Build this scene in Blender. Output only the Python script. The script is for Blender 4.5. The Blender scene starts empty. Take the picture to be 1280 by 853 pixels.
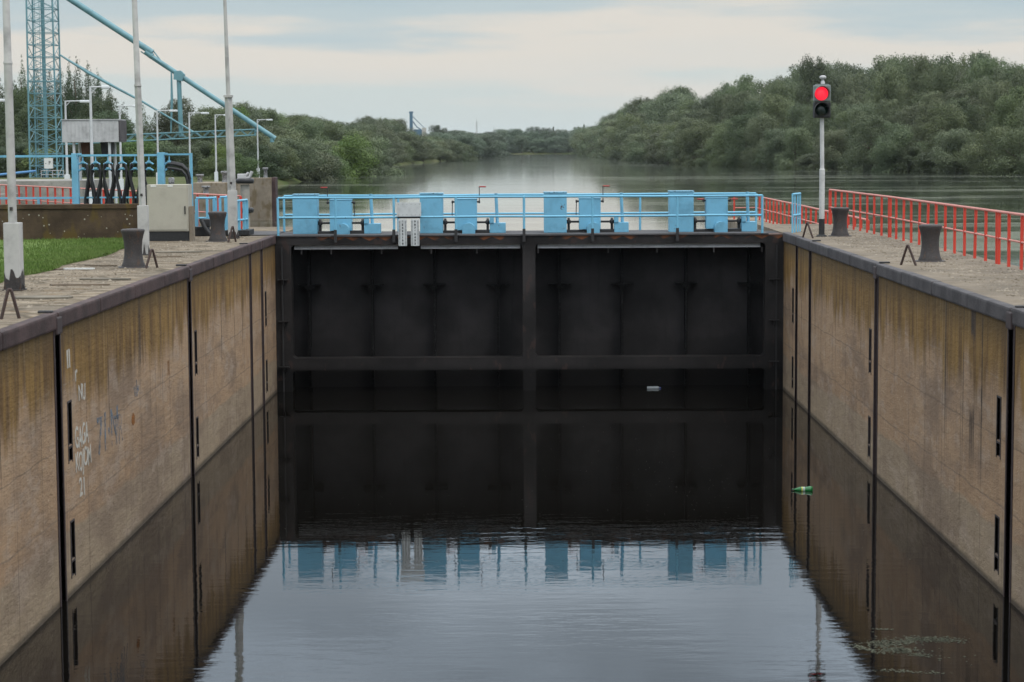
import bpy, bmesh, math, random
import numpy as np
from mathutils import Vector, Matrix, Euler

# ------------------------------------------------------------------ camera, world, sun, exposure
scn = bpy.context.scene
COL = scn.collection
F, CX, CY = 2600.0, 640.0, 426.5
CAM_Z = 5.75
cam_d = bpy.data.cameras.new("camera")
cam = bpy.data.objects.new("camera", cam_d); COL.objects.link(cam)
cam.location = (0, 0, CAM_Z)
R = (Matrix.Rotation(16.5 / F, 3, 'Z') @ Matrix.Rotation(math.radians(90) - math.atan(242.5 / F), 3, 'X')
     @ Matrix.Rotation(math.radians(-0.33), 3, 'Z'))
cam.rotation_euler = R.to_euler()
cam_d.sensor_width = 36; cam_d.lens = 36 * F / 1280
cam_d.clip_start = 0.5; cam_d.clip_end = 9000
cam_d.dof.use_dof = True; cam_d.dof.focus_distance = 50; cam_d.dof.aperture_fstop = 3.2
scn.camera = cam

SUN_EL, SUN_AZ = math.radians(56), math.radians(140)      # azimuth clockwise from +Y: behind the camera, to its right
w = bpy.data.worlds.new("World"); scn.world = w; w.use_nodes = True
nt = w.node_tree; nt.nodes.clear()
def wn(t, **k):
    n = nt.nodes.new(t)
    for a, b in k.items(): setattr(n, a, b)
    return n
sky = wn('ShaderNodeTexSky', sky_type='NISHITA'); sky.sun_disc = False
sky.sun_elevation = SUN_EL; sky.sun_rotation = SUN_AZ; sky.air_density = 1.0; sky.dust_density = 2.0
tc = wn('ShaderNodeTexCoord'); sep = wn('ShaderNodeSeparateXYZ')
nt.links.new(tc.outputs['Generated'], sep.inputs[0])
mp = wn('ShaderNodeMapping'); mp.inputs['Scale'].default_value = (3.0, 3.0, 26.0); mp.inputs['Location'].default_value = (1.3, 0.2, 0.15)
nt.links.new(tc.outputs['Generated'], mp.inputs[0])
nz = wn('ShaderNodeTexNoise'); nz.inputs['Scale'].default_value = 1.6; nz.inputs['Detail'].default_value = 6; nz.inputs['Roughness'].default_value = 0.5
nt.links.new(mp.outputs[0], nz.inputs['Vector'])
# elevation plus cloud noise picks the layer: pale low air, warm white bank, blue grey deck
ma = wn('ShaderNodeMath', operation='MULTIPLY_ADD'); ma.inputs[1].default_value = 0.085; ma.inputs[2].default_value = -0.0425
nt.links.new(nz.outputs['Fac'], ma.inputs[0])
ad = wn('ShaderNodeMath', operation='ADD'); nt.links.new(sep.outputs['Z'], ad.inputs[0]); nt.links.new(ma.outputs[0], ad.inputs[1])
rp = wn('ShaderNodeValToRGB'); rp.color_ramp.interpolation = 'EASE'
sc_ = wn('ShaderNodeMath', operation='MULTIPLY'); sc_.inputs[1].default_value = 1.0; sc_.use_clamp = True
nt.links.new(ad.outputs[0], sc_.inputs[0]); nt.links.new(sc_.outputs[0], rp.inputs[0])
els = rp.color_ramp.elements
els[0].position = 0.0; els[0].color = (0.600, 0.665, 0.655, 1)
els[1].position = 1.0; els[1].color = (1.95, 2.05, 2.15, 1)
for p, c in ((0.018, (0.610, 0.670, 0.655)), (0.032, (0.715, 0.695, 0.645)), (0.050, (0.745, 0.705, 0.640)), (0.062, (0.520, 0.605, 0.630)), (0.085, (0.44, 0.555, 0.610)),
             (0.14, (0.66, 0.80, 0.93)), (0.20, (0.90, 1.05, 1.20)), (0.25, (0.84, 1.00, 1.17)), (0.30, (0.95, 1.06, 1.19)), (0.5, (1.55, 1.66, 1.80))):
    e = els.new(p); e.color = (*c, 1)
bgs = wn('ShaderNodeBackground'); bgs.inputs['Strength'].default_value = 0.05; nt.links.new(sky.outputs[0], bgs.inputs[0])
# broken cloud higher up: lighter and darker masses in the deck
n2_ = wn('ShaderNodeTexNoise'); n2_.inputs['Scale'].default_value = 3.2; n2_.inputs['Detail'].default_value = 7; n2_.inputs['Roughness'].default_value = 0.55
mp2 = wn('ShaderNodeMapping'); mp2.inputs['Scale'].default_value = (1.6, 1.0, 5.0); mp2.inputs['Location'].default_value = (0.4, 2.0, 0.0)
nt.links.new(tc.outputs['Generated'], mp2.inputs[0]); nt.links.new(mp2.outputs[0], n2_.inputs['Vector'])
mr = wn('ShaderNodeMapRange'); mr.inputs['From Min'].default_value = 0.36; mr.inputs['From Max'].default_value = 0.64; mr.inputs['To Min'].default_value = 0.74; mr.inputs['To Max'].default_value = 1.34
nt.links.new(n2_.outputs['Fac'], mr.inputs['Value'])
hz_ = wn('ShaderNodeMapRange'); hz_.inputs['From Min'].default_value = 0.07; hz_.inputs['From Max'].default_value = 0.15
nt.links.new(sep.outputs['Z'], hz_.inputs['Value'])
mf = wn('ShaderNodeMix'); mf.data_type = 'FLOAT'; mf.inputs[2].default_value = 1.0
nt.links.new(hz_.outputs[0], mf.inputs[0]); nt.links.new(mr.outputs[0], mf.inputs[3])
vm = wn('ShaderNodeVectorMath', operation='SCALE'); nt.links.new(rp.outputs[0], vm.inputs[0]); nt.links.new(mf.outputs[0], vm.inputs['Scale'])
bgc = wn('ShaderNodeBackground'); bgc.inputs['Strength'].default_value = 1.05; nt.links.new(vm.outputs[0], bgc.inputs[0])
mx = wn('ShaderNodeMixShader'); mx.inputs[0].default_value = 0.93
nt.links.new(bgs.outputs[0], mx.inputs[1]); nt.links.new(bgc.outputs[0], mx.inputs[2])
wo = wn('ShaderNodeOutputWorld'); nt.links.new(mx.outputs[0], wo.inputs[0])

sd = bpy.data.lights.new("sun", 'SUN'); sd.energy = 1.2; sd.angle = math.radians(16); sd.color = (1.0, 0.95, 0.88)
sun = bpy.data.objects.new("sun", sd); COL.objects.link(sun)
sdir = Vector((math.sin(SUN_AZ) * math.cos(SUN_EL), math.cos(SUN_AZ) * math.cos(SUN_EL), math.sin(SUN_EL)))
sun.rotation_euler = sdir.to_track_quat('Z', 'Y').to_euler(); sun.location = (0, 0, 60)
scn.view_settings.view_transform = 'Standard'; scn.view_settings.look = 'None'
scn.view_settings.exposure = 0.0; scn.view_settings.gamma = 1.0; scn.view_settings.use_curve_mapping = False
scn.cycles.max_bounces = 6; scn.cycles.use_denoising = True; scn.cycles.caustics_reflective = False; scn.cycles.caustics_refractive = False

# ------------------------------------------------------------------ helpers
rnd = random.Random(7)
def ray(px, py): return (R @ Vector(((px - CX) / F, -(py - CY) / F, -1.0)))
def at(px, py, z):                       # point of the level z seen at a pixel of the photograph
    d = ray(px, py); t = (z - CAM_Z) / d.z
    return Vector((d.x * t, d.y * t, z))
def atY(px, py, Y):                      # point at the distance Y
    d = ray(px, py); t = Y / d.y
    return Vector((d.x * t, Y, CAM_Z + d.z * t))
def WX(px, Y, py=280): return atY(px, py, Y).x
def WZ(py, Y, px=655): return atY(px, py, Y).z

def setp(o, label=None, cat=None, group=None, kind=None):
    if label: o['label'] = label
    if cat: o['category'] = cat
    if group: o['group'] = group
    if kind: o['kind'] = kind
    return o
def empty(name, loc=(0, 0, 0), rz=0.0, label=None, cat=None, group=None):
    o = bpy.data.objects.new(name, None); COL.objects.link(o)
    o.location = loc; o.rotation_euler = (0, 0, rz); o.empty_display_size = 0.2
    return setp(o, label, cat, group)
def copy_thing(o, parent=None):
    c = o.copy(); COL.objects.link(c)
    if parent is not None: c.parent = parent
    for ch in list(o.children): copy_thing(ch, c)
    return c

class MB:
    def __init__(s): s.bm = bmesh.new()
    def box(s, x0, x1, y0, y1, z0, z1, bevel=0.0, rot=None):
        r = bmesh.ops.create_cube(s.bm, size=1.0)
        vs = r['verts']
        c = Vector(((x0 + x1) / 2, (y0 + y1) / 2, (z0 + z1) / 2))
        for v in vs: v.co = Vector((v.co.x * abs(x1 - x0), v.co.y * abs(y1 - y0), v.co.z * abs(z1 - z0)))
        if bevel > 0:
            es = list({e for v in vs for e in v.link_edges})
            rb = bmesh.ops.bevel(s.bm, geom=es, offset=bevel, segments=2, affect='EDGES', profile=0.6)
            vs = list({v for f in rb['faces'] for v in f.verts} | {v for v in vs if v.is_valid})
            # collect the whole island
            seen = set(vs); st = list(vs)
            while st:
                v = st.pop()
                for e in v.link_edges:
                    q = e.other_vert(v)
                    if q not in seen: seen.add(q); st.append(q)
            vs = list(seen)
        for v in vs: v.co = (rot @ v.co if rot else v.co) + c
        return s
    def tube(s, pts, r, seg=8, cap=True, close=False):
        pts = [Vector(p) for p in pts]; n = len(pts)
        rs = r if isinstance(r, (list, tuple)) else [r] * n
        rings = []; up = None
        for i, p in enumerate(pts):
            if i == 0: d = pts[1] - p
            elif i == n - 1: d = p - pts[i - 1]
            else: d = (pts[i + 1] - p).normalized() + (p - pts[i - 1]).normalized()
            d = d.normalized() if d.length > 1e-9 else Vector((0, 0, 1))
            if up is None:
                a = Vector((0, 0, 1)) if abs(d.z) < 0.9 else Vector((1, 0, 0))
                u = d.cross(a).normalized()
            else:
                u = (up - d * up.dot(d))
                u = u.normalized() if u.length > 1e-6 else d.orthogonal().normalized()
            up = u; v2 = d.cross(u)
            rings.append([s.bm.verts.new(p + (u * math.cos(2 * math.pi * k / seg) + v2 * math.sin(2 * math.pi * k / seg)) * rs[i]) for k in range(seg)])
        for a, b in zip(rings, rings[1:]):
            for k in range(seg):
                s.bm.faces.new((a[k], a[(k + 1) % seg], b[(k + 1) % seg], b[k])).smooth = seg > 4
        if cap:
            s.bm.faces.new([s.bm.verts.new(v.co) for v in reversed(rings[0])]); s.bm.faces.new([s.bm.verts.new(v.co) for v in rings[-1]])
        return s
    def bar(s, a, b, w, h=None):         # square bar
        h = h or w
        a, b = Vector(a), Vector(b); d = (b - a); L = d.length
        q = d.to_track_quat('Z', 'Y').to_matrix()
        return s.box(-w / 2, w / 2, -h / 2, h / 2, -L / 2, L / 2, rot=None) if False else s._bar(a, b, w, h, q, L)
    def _bar(s, a, b, w, h, q, L):
        r = bmesh.ops.create_cube(s.bm, size=1.0); c = (a + b) / 2
        for v in r['verts']: v.co = q @ Vector((v.co.x * w, v.co.y * h, v.co.z * L)) + c
        return s
    def lathe(s, prof, loc=(0, 0, 0), seg=20, axis='Z', cap=True):
        loc = Vector(loc); rings = []
        for r, z in prof:
            ring = []
            for k in range(seg):
                a = 2 * math.pi * k / seg
                p = Vector((r * math.cos(a), r * math.sin(a), z))
                if axis == 'X': p = Vector((p.z, p.x, p.y))
                if axis == 'Y': p = Vector((p.y, p.z, p.x))
                ring.append(s.bm.verts.new(p + loc))
            rings.append(ring)
        for a, b in zip(rings, rings[1:]):
            for k in range(seg): s.bm.faces.new((a[k], a[(k + 1) % seg], b[(k + 1) % seg], b[k])).smooth = True
        if cap:
            s.bm.faces.new([s.bm.verts.new(v.co) for v in reversed(rings[0])]); s.bm.faces.new([s.bm.verts.new(v.co) for v in rings[-1]])
        return s
    def quad(s, *p):
        s.bm.faces.new([s.bm.verts.new(Vector(q)) for q in p]); return s
    def prism(s, poly, y0, y1, axis='Y'): # poly of (x,z) extruded along Y, or (x,y) along Z
        def P(a, b, t): return Vector((a, t, b)) if axis == 'Y' else Vector((a, b, t))
        A = [s.bm.verts.new(P(a, b, y0)) for a, b in poly]; B = [s.bm.verts.new(P(a, b, y1)) for a, b in poly]
        n = len(poly)
        s.bm.faces.new(A); s.bm.faces.new(list(reversed(B)))
        for k in range(n): s.bm.faces.new((A[k], B[k], B[(k + 1) % n], A[(k + 1) % n]))
        return s
    def build(s, name, mat, parent=None, loc=None, autosmooth=False):
        bmesh.ops.recalc_face_normals(s.bm, faces=s.bm.faces[:])
        me = bpy.data.meshes.new(name); s.bm.to_mesh(me); s.bm.free()
        me.materials.append(mat)
        o = bpy.data.objects.new(name, me); COL.objects.link(o)
        if parent is not None: o.parent = parent
        if loc is not None: o.location = loc
        return o

# ------------------------------------------------------------------ materials
class NT:
    def __init__(s, name):
        s.m = bpy.data.materials.new(name); s.m.use_nodes = True
        s.t = s.m.node_tree; s.t.nodes.clear()
        s.out = s.t.nodes.new('ShaderNodeOutputMaterial'); s.b = s.t.nodes.new('ShaderNodeBsdfPrincipled')
        s.t.links.new(s.b.outputs[0], s.out.inputs[0])
        s.pos = s.t.nodes.new('ShaderNodeNewGeometry').outputs['Position']
        s.objc = s.t.nodes.new('ShaderNodeTexCoord').outputs['Object']
    def L(s, a, b):
        if isinstance(a, (int, float)): b.default_value = a
        elif isinstance(a, tuple): b.default_value = (*a, 1) if len(a) == 3 and len(b.default_value) == 4 else a
        else: s.t.links.new(a, b)
    def noise(s, scale, vec=None, sc=(1, 1, 1), detail=3, rough=0.5, off=(0, 0, 0), dist=0.0):
        mp = s.t.nodes.new('ShaderNodeMapping'); s.L(vec or s.pos, mp.inputs[0]); mp.inputs['Scale'].default_value = sc; mp.inputs['Location'].default_value = off
        n = s.t.nodes.new('ShaderNodeTexNoise'); s.L(mp.outputs[0], n.inputs['Vector'])
        n.inputs['Scale'].default_value = scale; n.inputs['Detail'].default_value = detail; n.inputs['Roughness'].default_value = rough; n.inputs['Distortion'].default_value = dist
        return n.outputs['Fac']
    def voro(s, scale, vec=None, sc=(1, 1, 1), feature='F1'):
        mp = s.t.nodes.new('ShaderNodeMapping'); s.L(vec or s.pos, mp.inputs[0]); mp.inputs['Scale'].default_value = sc
        n = s.t.nodes.new('ShaderNodeTexVoronoi'); n.feature = feature; s.L(mp.outputs[0], n.inputs['Vector']); n.inputs['Scale'].default_value = scale
        return n
    def math(s, op, a, b=0.0, c=None, clamp=False):
        n = s.t.nodes.new('ShaderNodeMath'); n.operation = op; n.use_clamp = clamp
        s.L(a, n.inputs[0]); s.L(b, n.inputs[1])
        if c is not None: s.L(c, n.inputs[2])
        return n.outputs[0]
    def step(s, v, lo, hi):              # smooth 0..1
        n = s.t.nodes.new('ShaderNodeMapRange'); n.interpolation_type = 'SMOOTHSTEP'
        s.L(v, n.inputs['Value']); n.inputs['From Min'].default_value = lo; n.inputs['From Max'].default_value = hi
        return n.outputs[0]
    def mix(s, f, a, b, mode='MIX'):
        n = s.t.nodes.new('ShaderNodeMix'); n.data_type = 'RGBA'; n.blend_type = mode
        s.L(f, n.inputs[0])
        s.L(a, n.inputs[6]); s.L(b, n.inputs[7])
        return n.outputs[2]
    def xyz(s, v=None):
        n = s.t.nodes.new('ShaderNodeSeparateXYZ'); s.L(v or s.pos, n.inputs[0]); return n.outputs
    def bump(s, h, dist, strength=1.0, normal=None):
        n = s.t.nodes.new('ShaderNodeBump'); s.L(h, n.inputs['Height']); n.inputs['Distance'].default_value = dist; s.L(strength, n.inputs['Strength'])
        if normal is not None: s.L(normal, n.inputs['Normal'])
        return n.outputs[0]
    def fin(s, col=None, rough=None, normal=None, metal=None, spec=None):
        if col is not None: s.L(col, s.b.inputs['Base Color'])
        if rough is not None: s.L(rough, s.b.inputs['Roughness'])
        if normal is not None: s.L(normal, s.b.inputs['Normal'])
        if metal is not None: s.L(metal, s.b.inputs['Metallic'])
        if spec is not None: s.b.inputs['Specular IOR Level'].default_value = spec
        return s.m

def painted(name, c, rust=0.30, dirt=0.25, rough=0.5, rustc=(0.07, 0.03, 0.015), scale=1.0, fade=(0.5, 0.5, 0.5), spec=0.4):
    t = NT(name)
    n1 = t.noise(2.2 * scale, detail=5, rough=0.6)
    n2 = t.noise(9 * scale, detail=5, rough=0.65, sc=(1, 1, 0.45))
    n3 = t.noise(30 * scale, detail=3)
    d = tuple(x * 0.55 for x in c)
    col = t.mix(t.math('MULTIPLY', t.step(n1, 0.42, 0.75), dirt * 1.6), c, d)
    col = t.mix(t.math('MULTIPLY', t.step(n3, 0.45, 0.8), 0.22), col, tuple(min(1, x * 0.7 + f * 0.25) for x, f in zip(c, fade)))
    k = t.math('ADD', t.math('MULTIPLY', n2, 0.7), t.math('MULTIPLY', n3, 0.3))
    hi = 0.70 - rust * 0.25
    ru = t.step(k, hi, hi + 0.03)
    col = t.mix(ru, col, rustc)
    return t.fin(col, t.math('ADD', rough - 0.1, t.math('MULTIPLY', n3, 0.25)), t.bump(t.math('SUBTRACT', n3, ru), 0.002), spec=spec)

def wall_concrete(name, off):
    t = NT(name)
    X, Y, Z = t.xyz()
    streak = t.noise(1.0, sc=(0.3, 2.2, 0.16), detail=4, rough=0.6, off=off)
    streak2 = t.noise(1.0, sc=(0.3, 4.0, 0.35), detail=3, rough=0.6, off=off)
    big = t.noise(0.35, detail=4, off=off); grain = t.noise(17, sc=(1, 0.35, 1), detail=5, rough=0.8); grit = t.noise(7, sc=(1, 0.32, 1), detail=5, rough=0.75)
    base = t.mix(t.step(big, 0.3, 0.7), (0.292, 0.188, 0.108), (0.345, 0.230, 0.138))
    low = t.math('ADD', Z, t.math('MULTIPLY', big, 0.5))
    base = t.mix(t.math('SUBTRACT', 1.0, t.step(low, 1.02, 1.10)), base, (0.27, 0.205, 0.135))
    base = t.mix(t.math('MULTIPLY', t.step(grit, 0.5, 0.75), 0.5), base, (0.37, 0.275, 0.18))
    base = t.mix(t.math('MULTIPLY', t.step(grit, 0.5, 0.25), 0.45), base, (0.15, 0.10, 0.07))
    base = t.mix(t.step(grain, 0.62, 0.70), base, (0.50, 0.42, 0.30))
    base = t.mix(t.math('MULTIPLY', t.step(grain, 0.38, 0.30), 0.6), base, (0.09, 0.06, 0.04))
    m1 = t.noise(0.9, sc=(1, 0.35, 0.9), detail=5, rough=0.65, off=off); m2 = t.noise(2.6, sc=(1, 0.35, 0.8), detail=5, rough=0.7, off=off)
    base = t.mix(t.math('MULTIPLY', t.step(m1, 0.46, 0.64), 0.70), base, (0.165, 0.115, 0.080))
    base = t.mix(t.math('MULTIPLY', t.step(m2, 0.50, 0.66), 0.55), base, (0.340, 0.265, 0.200))
    vst = t.noise(1.0, sc=(0.3, 2.5, 0.22), detail=4, rough=0.65, off=(1, 5, 2))
    base = t.mix(t.math('MULTIPLY', t.step(vst, 0.55, 0.70), 0.22), base, (0.13, 0.09, 0.062))
    # rows of set lines and pale tide marks
    zz = t.math('ADD', Z, t.math('MULTIPLY', t.noise(1.4, off=off, detail=2), 0.10))
    for h, wd, c in ((2.02, 0.014, (0.12, 0.085, 0.06)), (1.16, 0.018, (0.15, 0.11, 0.08)), (2.80, 0.012, (0.33, 0.28, 0.23))):
        f = t.step(t.math('ABSOLUTE', t.math('SUBTRACT', zz, h)), wd, wd * 0.3)
        base = t.mix(t.math('MULTIPLY', f, 0.55), base, c)
    # ochre growth below the coping, running down in streaks
    zs = t.math('ADD', Z, t.math('MULTIPLY', t.math('SUBTRACT', streak, 0.5), 2.0))
    oc = t.step(zs, 2.30, 2.85)
    ocol = t.mix(t.step(streak2, 0.35, 0.65), (0.090, 0.046, 0.010), (0.225, 0.128, 0.030))
    base = t.mix(t.math('MULTIPLY', oc, 0.92), base, ocol)
    dk = t.step(t.math('ADD', Z, t.math('MULTIPLY', t.math('SUBTRACT', streak2, 0.5), 0.5)), 3.05, 3.48)
    base = t.mix(t.math('MULTIPLY', dk, 0.68), base, (0.055, 0.036, 0.012))
    # thin dark seep lines and paler drips
    seep = t.math('MULTIPLY', t.step(t.noise(1.0, sc=(0.1, 5.0, 0.03), detail=3, rough=0.6, off=off), 0.615, 0.66), t.step(t.noise(1.2, detail=3), 0.40, 0.55))
    base = t.mix(t.math('MULTIPLY', seep, t.step(Z, 0.7, 2.4)), base, (0.04, 0.027, 0.018))
    drip = t.step(t.noise(1.0, sc=(0.1, 11.0, 0.25), detail=2, off=(3, 1, 2)), 0.64, 0.72)
    base = t.mix(t.math('MULTIPLY', drip, 0.16), base, (0.38, 0.30, 0.20))
    # the wet foot of the wall
    base = t.mix(t.math('MULTIPLY', t.step(t.math('ADD', Z, t.math('MULTIPLY', grit, 0.05)), 0.14, 0.05), 0.75), base, (0.03, 0.025, 0.018))
    wob = t.math('MULTIPLY', t.noise(1.5, detail=3), 0.03)
    for per, wd, am in ((1.31, 0.010, 0.75), (0.437, 0.012, 0.14)):
        fr = t.math('ABSOLUTE', t.math('SUBTRACT', t.math('FRACT', t.math('ADD', t.math('MULTIPLY', Y, 1 / per), t.math('ADD', 0.37, wob))), 0.5))
        base = t.mix(t.math('MULTIPLY', t.step(fr, wd / per * 1.6, wd / per * 0.5), t.math('MULTIPLY', am, t.step(t.noise(0.8, sc=(1, 1.5, 0.5), detail=3), 0.36, 0.56))), base, (0.045, 0.03, 0.02))
    board = t.math('SINE', t.math('MULTIPLY', Y, 42.0))
    hgt = t.math('ADD', t.math('ADD', grit, t.math('MULTIPLY', grain, 0.5)), t.math('MULTIPLY', board, 0.02))
    return t.fin(base, 0.88, t.bump(hgt, 0.022), spec=0.3)

def concrete(name, c, dark=0.5, scale=1.0, spots=0.3, moss=0.0, rough=0.9, crack=False, bumpd=0.01):
    t = NT(name)
    n1 = t.noise(0.8 * scale, detail=5, rough=0.6); n2 = t.noise(6 * scale, detail=5, rough=0.7); n3 = t.noise(34 * scale, detail=3, rough=0.7)
    col = t.mix(t.step(n1, 0.35, 0.68), c, tuple(x * dark for x in c))
    col = t.mix(t.math('MULTIPLY', t.step(n2, 0.45, 0.7), 0.6), col, tuple(x * 0.55 for x in c))
    col = t.mix(t.math('MULTIPLY', t.step(n3, 0.62, 0.74), spots), col, tuple(min(1, x * 1.9) for x in c))
    col = t.mix(t.math('MULTIPLY', t.step(n3, 0.40, 0.28), 0.5), col, tuple(x * 0.4 for x in c))
    if moss: col = t.mix(t.math('MULTIPLY', t.step(t.noise(3, detail=5, off=(5, 5, 5), sc=(1, 1, 0.5)), 0.5, 0.62), moss), col, (0.09, 0.06, 0.018))
    h = t.math('ADD', n2, t.math('MULTIPLY', n3, 0.6))
    if crack:
        v = t.voro(2.6, feature='DISTANCE_TO_EDGE')
        cr = t.step(v.outputs['Distance'], 0.05, 0.0)
        col = t.mix(t.math('MULTIPLY', cr, 0.75), col, tuple(x * 0.3 for x in c)); h = t.math('SUBTRACT', h, cr)
    return t.fin(col, rough, t.bump(h, bumpd), spec=0.25)

M = {}
M['wall_l'] = wall_concrete('lock_wall_concrete', (0, 0, 0))
M['wall_r'] = wall_concrete('lock_wall_concrete_far', (7, 13, 3))
M['coping'] = concrete('coping_steel', (0.080, 0.050, 0.046), dark=0.42, scale=2.4, spots=0.6, moss=0.0, rough=0.7)
M['coping_r'] = concrete('coping_steel_grey', (0.085, 0.076, 0.076), dark=0.5, scale=2.4, spots=0.5, rough=0.7)
M['channel'] = painted('channel_steel', (0.042, 0.027, 0.026), rust=0.35, rough=0.6, rustc=(0.05, 0.022, 0.014))
M['slot'] = painted('slot_steel', (0.030, 0.022, 0.022), rust=0.2, rough=0.7)
def paving():
    t = NT('quay_paving'); X, Y, Z = t.xyz(); c = (0.235, 0.188, 0.132)
    n1 = t.noise(0.7, detail=5, rough=0.65); n2 = t.noise(5, detail=6, rough=0.75); n3 = t.noise(24, detail=4, rough=0.7); wv = t.noise(0.9, detail=4)
    col = t.mix(t.step(n1, 0.35, 0.65), c, (0.14, 0.115, 0.085))
    cell = t.voro(1.0, sc=(0.9, 2.3, 1)); col = t.mix(0.38, col, t.mix(t.xyz(cell.outputs['Color'])[0], (0.10, 0.085, 0.065), (0.33, 0.275, 0.20)))
    col = t.mix(t.math('MULTIPLY', t.step(n2, 0.46, 0.64), 0.7), col, (0.125, 0.092, 0.060))
    col = t.mix(t.math('MULTIPLY', t.step(n3, 0.58, 0.68), 0.55), col, (0.40, 0.34, 0.26)); col = t.mix(t.math('MULTIPLY', t.step(n3, 0.42, 0.32), 0.6), col, (0.06, 0.045, 0.03))
    ed = t.voro(1.0, sc=(0.9, 2.3, 1), feature='DISTANCE_TO_EDGE'); j1 = t.step(ed.outputs['Distance'], 0.07, 0.01)
    yy = t.math('ABSOLUTE', t.math('SUBTRACT', t.math('FRACT', t.math('ADD', t.math('MULTIPLY', Y, 1.1), t.math('MULTIPLY', wv, 1.1))), 0.5)); j2 = t.math('MULTIPLY', t.step(yy, 0.06, 0.01), t.step(n1, 0.40, 0.52))
    jj = t.math('MAXIMUM', t.math('MULTIPLY', j1, 0.8), j2); col = t.mix(t.math('MULTIPLY', jj, 0.8), col, (0.045, 0.035, 0.02))
    moss = t.step(t.noise(1.6, detail=6, rough=0.7, off=(4, 4, 4)), 0.55, 0.66); col = t.mix(t.math('MULTIPLY', moss, 0.5), col, (0.16, 0.10, 0.045))
    return t.fin(col, 0.92, t.bump(t.math('SUBTRACT', t.math('ADD', n2, t.math('MULTIPLY', n3, .5)), jj), 0.03), spec=0.2)
M['quay_l'] = paving()
M['quay_r'] = concrete('quay_gravel_concrete', (0.195, 0.160, 0.118), dark=0.62, scale=1.2, spots=0.75, rough=0.95, moss=0.15)
M['pier'] = concrete('pier_concrete', (0.27, 0.225, 0.17), dark=0.6, scale=0.6, moss=0.55)
M['greywall'] = concrete('grey_concrete', (0.30, 0.285, 0.25), dark=0.7, scale=0.7)
M['earthwall'] = concrete('brown_wall_concrete', (0.085, 0.058, 0.036), dark=0.45, scale=1.6, spots=0.9, moss=0.95)
M['plate'] = concrete('deck_plate_steel', (0.085, 0.08, 0.08), dark=0.7, scale=2, spots=0.2, rough=0.75)
M['blue'] = painted('blue_paint', (0.150, 0.385, 0.530), rust=0.27, dirt=0.42, rough=0.5)
M['bluerail'] = painted('blue_rail_paint', (0.155, 0.415, 0.565), rust=0.30, dirt=0.1, rough=0.5, scale=2)
M['lidblue'] = painted('chipped_blue_lid', (0.20, 0.43, 0.56), rust=0.62, dirt=0.3, rough=0.6, scale=2.5, rustc=(0.03, 0.022, 0.02))
M['craneblue'] = painted('crane_blue_paint', (0.125, 0.262, 0.295), rust=0.05, dirt=0.4, rough=0.45, scale=0.6)
M['red'] = painted('red_rail_paint', (0.53, 0.042, 0.020), rust=0.2, dirt=0.2, rough=0.55, scale=2)
M['redtop'] = painted('worn_rail_top', (0.55, 0.22, 0.18), rust=0.42, dirt=0.2, rough=0.6, scale=2, rustc=(0.16, 0.05, 0.04))
M['redgrip'] = painted('crank_grip_paint', (0.32, 0.035, 0.028), rust=0.25, rough=0.5, scale=4)
M['gate'] = None
M['iron'] = painted('dark_iron', (0.020, 0.019, 0.019), rust=0.30, rough=0.6, scale=3, rustc=(0.045, 0.028, 0.02))
M['bollard'] = painted('bollard_iron', (0.036, 0.030, 0.028), rust=0.55, dirt=0.5, rough=0.6, scale=1.3, rustc=(0.062, 0.038, 0.026))
M['pole'] = painted('pole_grey_paint', (0.41, 0.40, 0.375), rust=0.12, dirt=0.6, rough=0.6, scale=1.2)
M['polewhite'] = painted('signal_pole_paint', (0.48, 0.48, 0.46), rust=0.12, dirt=0.3, rough=0.5, scale=2)
M['lampmetal'] = painted('lamp_metal', (0.52, 0.53, 0.53), rust=0.05, dirt=0.3, rough=0.45)
M['lampwhite'] = painted('lamp_shade_white', (0.62, 0.64, 0.64), rust=0.0, dirt=0.1, rough=0.3)
M['cabinet'] = painted('cabinet_beige', (0.37, 0.345, 0.28), rust=0.0, dirt=0.3, rough=0.55, scale=0.8)
M['dark'] = painted('dark_base_paint', (0.016, 0.016, 0.016), rust=0.1, rough=0.7)
M['galv'] = painted('galvanised_sheet', (0.46, 0.455, 0.45), rust=0.04, dirt=0.5, rough=0.5)
M['rustbin'] = painted('rust_brown_steel', (0.085, 0.035, 0.018), rust=0.5, dirt=0.5, rough=0.8)
M['gaugep'] = painted('gauge_plate_grey', (0.50, 0.52, 0.51), rust=0.04, dirt=0.3, rough=0.5, scale=3)
M['marks'] = NT('black_marks').fin((0.01, 0.01, 0.012), 0.6)
M['rubber'] = NT('black_rubber').fin((0.010, 0.010, 0.011), 0.5)
M['chrome'] = painted('worn_bright_steel', (0.28, 0.28, 0.28), rust=0.75, dirt=0.6, rough=0.35, scale=4, rustc=(0.02, 0.018, 0.018))
M['rack'] = painted('rack_bright_steel', (0.50, 0.50, 0.50), rust=0.2, dirt=0.5, rough=0.5, scale=3)
M['whitepaint'] = painted('white_paint', (0.62, 0.62, 0.59), rust=0.05, dirt=0.2, rough=0.5)
M['wood'] = painted('weathered_plank', (0.17, 0.13, 0.09), rust=0.2, dirt=0.5, rough=0.8, scale=2)

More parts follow.
